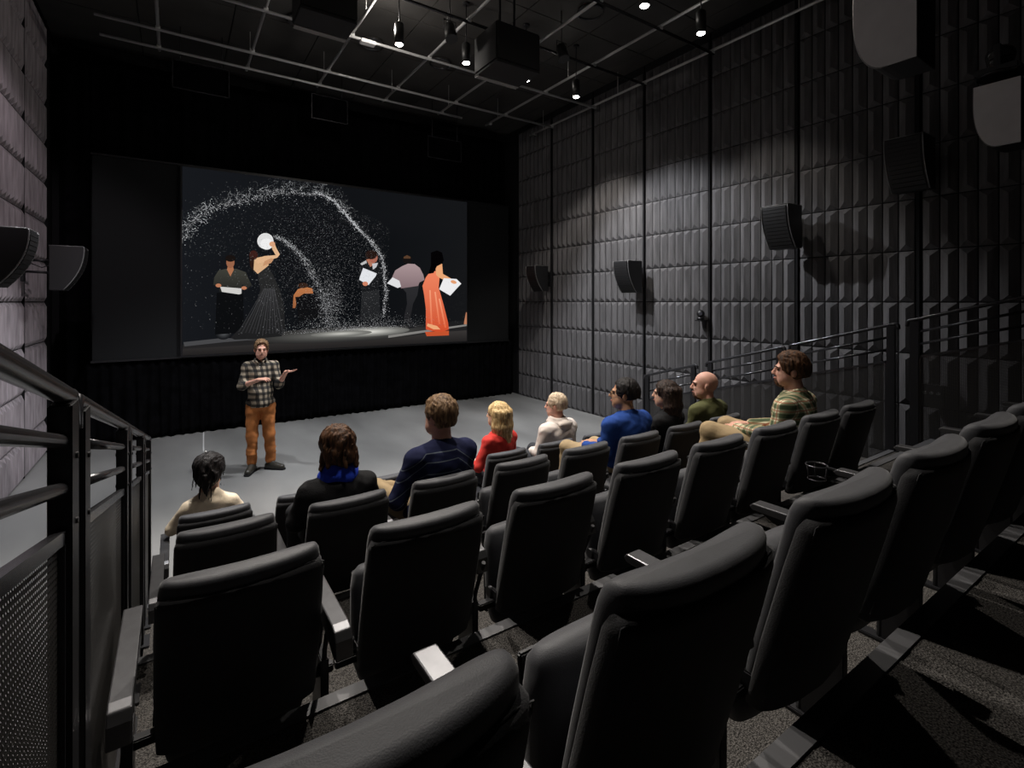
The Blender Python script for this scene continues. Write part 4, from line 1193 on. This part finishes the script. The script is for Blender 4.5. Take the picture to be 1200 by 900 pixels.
# yaw < 0 turns to the right
seated('woman with black tied hair in a cream top, seen from behind in the front row', px(0, 'D')-.025, 'D', 0, SK_L, CREAM, DARKT, hf_bun(H_BLK), sc=.94, head_yaw=R(-14), head_pitch=R(-12), sh_w=.145, bulk=.86, dy=.03, drop=.085)
seated('person with brown bobbed hair, blue scarf and black top, seen from behind', px(1)-.005, 'C', 0, SK_L, BLACKC, DARKT, hf_bob(H_BRN), sc=.95, head_yaw=R(4), head_pitch=R(-6), sh_w=.18, bulk=1.12, extra=scarf(SCARF), drop=.065)
seated('man with short dark blond hair in a navy sweater with thin stripes', px(2)+.055, 'C', R(6), SK_P, NAVY, KHAKI, hf_short(H_DBL, .014, .018, -.066, vol=.014), sc=1.035, side=.05, head_yaw=R(14), sh_w=.20, bulk=1.14, brow=BROWL, drop=.025,
       knees=[((-.25, .64, .675), (.05, .80, .55)), ((.13, .80, .56), (.14, .86, .10))])
seated('woman with long straight blonde hair in a red blouse', px(4, 'D')+.12, 'D', R(14), SK_L, RED, DARKT, hf_long(H_BLD, .34), sc=.98, side=.02, head_yaw=R(16), sh_w=.175, bulk=1.0, brow=BROWL, lips=LIPS, dy=.04, drop=.02)
seated('man with short greying hair in a white hoodie', px(5, 'D')+.27, 'D', R(8), SK_P, WHITEC, DARKT, hf_short(H_GRY, .008, .012, -.050), sc=1.0, side=.0, head_yaw=R(30), sh_w=.20, bulk=1.24, brow=BROWL, extra=hood(WHITEC), dy=.04, lips=LIPS, drop=.028)
seated('man in a bright blue sweater and spectacles with short dark hair', px(5)+.105, 'C', R(2), SK_T, BLUE, KHAKI, hf_short(H_BLK, .007, .012, -.046, back=.010), sc=.99, hs=1.13, side=-.02, head_yaw=R(38), head_pitch=R(3), sh_w=.225, bulk=1.2, brow=BROWD, extra=glasses, lips=LIPS, drop=.025,
       hands=[((-.16, .66, .655), (.65, .6, .1), (0, .1, -1)), ((-.02, .62, .67), (-.65, .6, .1), (0, .1, -1))], knees=[((-.22, .84, .60), (-.22, .90, .14)), ((.13, .82, .58), (.14, .88, .12))])
seated('smiling woman in black with long dark hair', px(6)+.05, 'C', R(6), SK_L, BLACKC, DARKT, hf_long(H_DRK, .32), sc=.95, head_yaw=R(34), sh_w=.175, bulk=1.0, brow=BROWD, lips=LIPS, drop=.055)
seated('bald bearded man in an olive shirt', px(7)+.08, 'C', R(2), SK_P, OLIVE, DARKT, hf_none, sc=.97, hs=1.24, side=-.03, head_yaw=R(36), sh_w=.215, bulk=1.20, brow=BROWD, collar=.013, beard_m=BEARD, lips=LIPS, drop=.045)
seated('bearded man in a green and cream plaid shirt and khaki trousers', px(6, 'A')+.105, 'A', R(8), SK_P, PLAIDG, KHAKI, hf_short(H_BRN, .013, .020, -.056, vol=.016, back=.016), sc=.99, side=.0, head_yaw=R(28), head_pitch=R(2), sh_w=.215, bulk=1.18, brow=BROWD, collar=.013, beard_m=BEARD, lips=LIPS, drop=.05,
       hands=[((-.14, .66, .665), (.6, .6, .05), (0, .1, -1)), ((.02, .62, .68), (-.65, .6, .1), (0, .1, -1))], knees=[((-.24, .82, .64), (-.24, .90, .16)), ((.10, .84, .62), (.12, .90, .12))])

# presenter standing on the stage
def presenter(x, y, yaw):
    t = thing('person', 'presenter standing on the stage in a dark checked shirt and orange trousers, gesturing', 'person', (x, y, 0), yaw)
    F = Frame((-.01, .02, 1.665), R(10), R(-4), R(-2), 1.04)
    hip = Vector((0, 0, .95)); nk = Vector((0, -.015, 1.53))
    shl = [Vector((-.168, -.01, 1.435)), Vector((.168, -.01, 1.435))]
    el = [Vector((-.235, .08, 1.18)), Vector((.225, .05, 1.18))]
    # x negative is his right when he faces +y ; seen from the audience his left is on the picture's right
    wr = [Vector((-.33, .25, 1.37)), Vector((.0, .27, 1.285))]
    hd = [((-.80, .45, .12), (.1, -.1, 1)), ((-.85, .45, .15), (0, -.3, -1))]
    SKN = SK_P
    S = Sdf(.022); head_prims(S, F); S.cap(F(0, -.012, -.045), tuple(nk), .052, .058, .02)
    S.ell((0, 0, 1.30), (.150, .095, .18)); S.ell((0, 0, 1.08), (.130, .090, .13)); S.ell(hip, (.150, .10, .10)); S.cap(shl[0], shl[1], .052)
    for i in (0, 1):
        s_ = (-1, 1)[i]
        S.cap(shl[i], el[i], .046, .038); S.cap(el[i], wr[i], .040, .025); hand(S, wr[i], hd[i][0], hd[i][1], (1, 1)[i], 1.0, .22 if i == 0 else .55)
    feet = [(-.125, -.01), (.105, .02)]
    for i, (fx, fy) in enumerate(feet):
        s_ = (-1, 1)[i]
        S.cap((s_*.085, 0, .92), (s_*.10, .02, .50), .080, .052); S.cap((s_*.10, .02, .50), (fx, fy-.02, .10), .05, .035); S.cap((fx, fy, .07), (fx-math.sin((R(58), R(-12))[i])*.12, fy+math.cos((R(58), R(-12))[i])*.12, .04), .034, .028)
    S.build('body', SKN, t, .0055); face_parts(t, F, BROWL, LIPS)
    hair_short(F, .012, .016, 'hair', H_DBL, t, .0045, -.095, vol=.006, front=.012, cz=.022)
    PL = check_mat('dark_check_shirt', (.065, .055, .042, 1), (.008, .008, .008, 1), (.36, .30, .22, 1), .078)
    S = Sdf(.03); S.ell((0, 0, 1.30), (.172, .120, .19)); S.ell((0, 0, 1.10), (.160, .118, .16)); S.cap((0, 0, 1.05), (0, 0, .93), .14, .15, .04); S.ell((0, 0, .95), (.185, .130, .10))
    [S.cap(shl[e_], nk+Vector((0, 0, -.075)), .066, .070, .045) for e_ in (0, 1)]; S.cap(nk+Vector((0, 0, -.06)), nk+Vector((0, 0, -.02)), .085, .064, .04)
    for i in (0, 1):
        S.cap(shl[i], el[i], .060, .055); S.cap(el[i], el[i].lerp(wr[i], .22), .056, .052)
    S.plane((0, 0, .875), (0, .1, -1)); S.cut((0, .075, 1.56), (.045, .06, .05))
    sh = S.build('shirt', PL, t, .0065, CN)
    S = Sdf(.008)
    for s_ in (-1, 1):
        S.cap((s_*.062, -.03, 1.545), (s_*.058, .045, 1.53), .012, .012); S.cap((s_*.058, .045, 1.53), (s_*.030, .088, 1.495), .013, .010); S.cap((s_*.075, -.02, 1.53), (s_*.068, .06, 1.512), .011, .011); S.cap((0, -.085, 1.545), (s_*.062, -.03, 1.545), .012, .012)
    S.build('collar', PL, sh, .0045)
    b = B()
    for k in range(6): b.sphere((.0, .126-.003*abs(k-2), 1.44-.085*k), .0055, 8)
    b.build('buttons', M['white'], sh)
    OR = mat('orange_corduroy', (.42, .145, .035), .85, noise=.15, nscale=12, bump=.3, bscale=80)
    S = Sdf(.025); S.ell((0, 0, .93), (.172, .122, .11))
    for i, (fx, fy) in enumerate(feet):
        s_ = (-1, 1)[i]; S.cap((s_*.088, 0, .88), (s_*.105, .022, .50), .098, .074); S.cap((s_*.105, .022, .50), (fx, fy-.015, .15), .072, .062)
        S.cap((fx, fy-.015, .20), (fx, fy-.015, .135), .066, .064, .01)
        for z_ in (.30, .24): S.ell((fx, fy-.01, z_), (.070, .068, .020), None, .01)
    S.build('trousers', OR, t, .0065, [(0.005, 34, (.5, .5, 1)), (.002, 90, (1, 1, 1))])
    BT = mat('worn_dark_leather', (.03, .028, .022), .4, noise=.3, nscale=30)
    for i, (fx, fy) in enumerate(feet):
        a = (R(58), R(-12))[i]; d = Vector((-math.sin(a), math.cos(a), 0))
        c = Vector((fx, fy, 0)); S = Sdf(.02)
        S.cap(c+Vector((0, -.02, .17)), c+Vector((0, -.02, .07)), .050, .048); S.cap(c-d*.04+Vector((0, 0, .045)), c+d*.17+Vector((0, 0, .038)), .046, .040); S.cap(c+Vector((0, 0, .08)), c+d*.10+Vector((0, 0, .05)), .045, .04)
        S.plane((0, 0, .004), (0, 0, -1)); bo = S.build('boot', BT, t, .006)
        S = Sdf(.01); S.cap(c-d*.045+Vector((0, 0, .012)), c+d*.18+Vector((0, 0, .012)), .050, .044); S.plane((0, 0, .001), (0, 0, -1)); S.plane((0, 0, .022), (0, 0, 1)); S.build('sole', M['black'], bo, .005)
    return t
presenter(.98, 7.66, R(180-12))

# strip of pale tape on the stage floor
p0, p1 = hit(238.5, 506, 0), hit(238.5, 529, 0)
b = B(); b.box(((p0[0]+p1[0])/2, (p0[1]+p1[1])/2, .0015), (.016, math.hypot(p1[0]-p0[0], p1[1]-p0[1]), .002), rot=Euler((0, 0, math.atan2(p1[1]-p0[1], p1[0]-p0[0])-PI/2)))
tag(b.build('floor_tape', M['white']), 'thin pale strip of tape on the stage floor left of the presenter', 'tape')
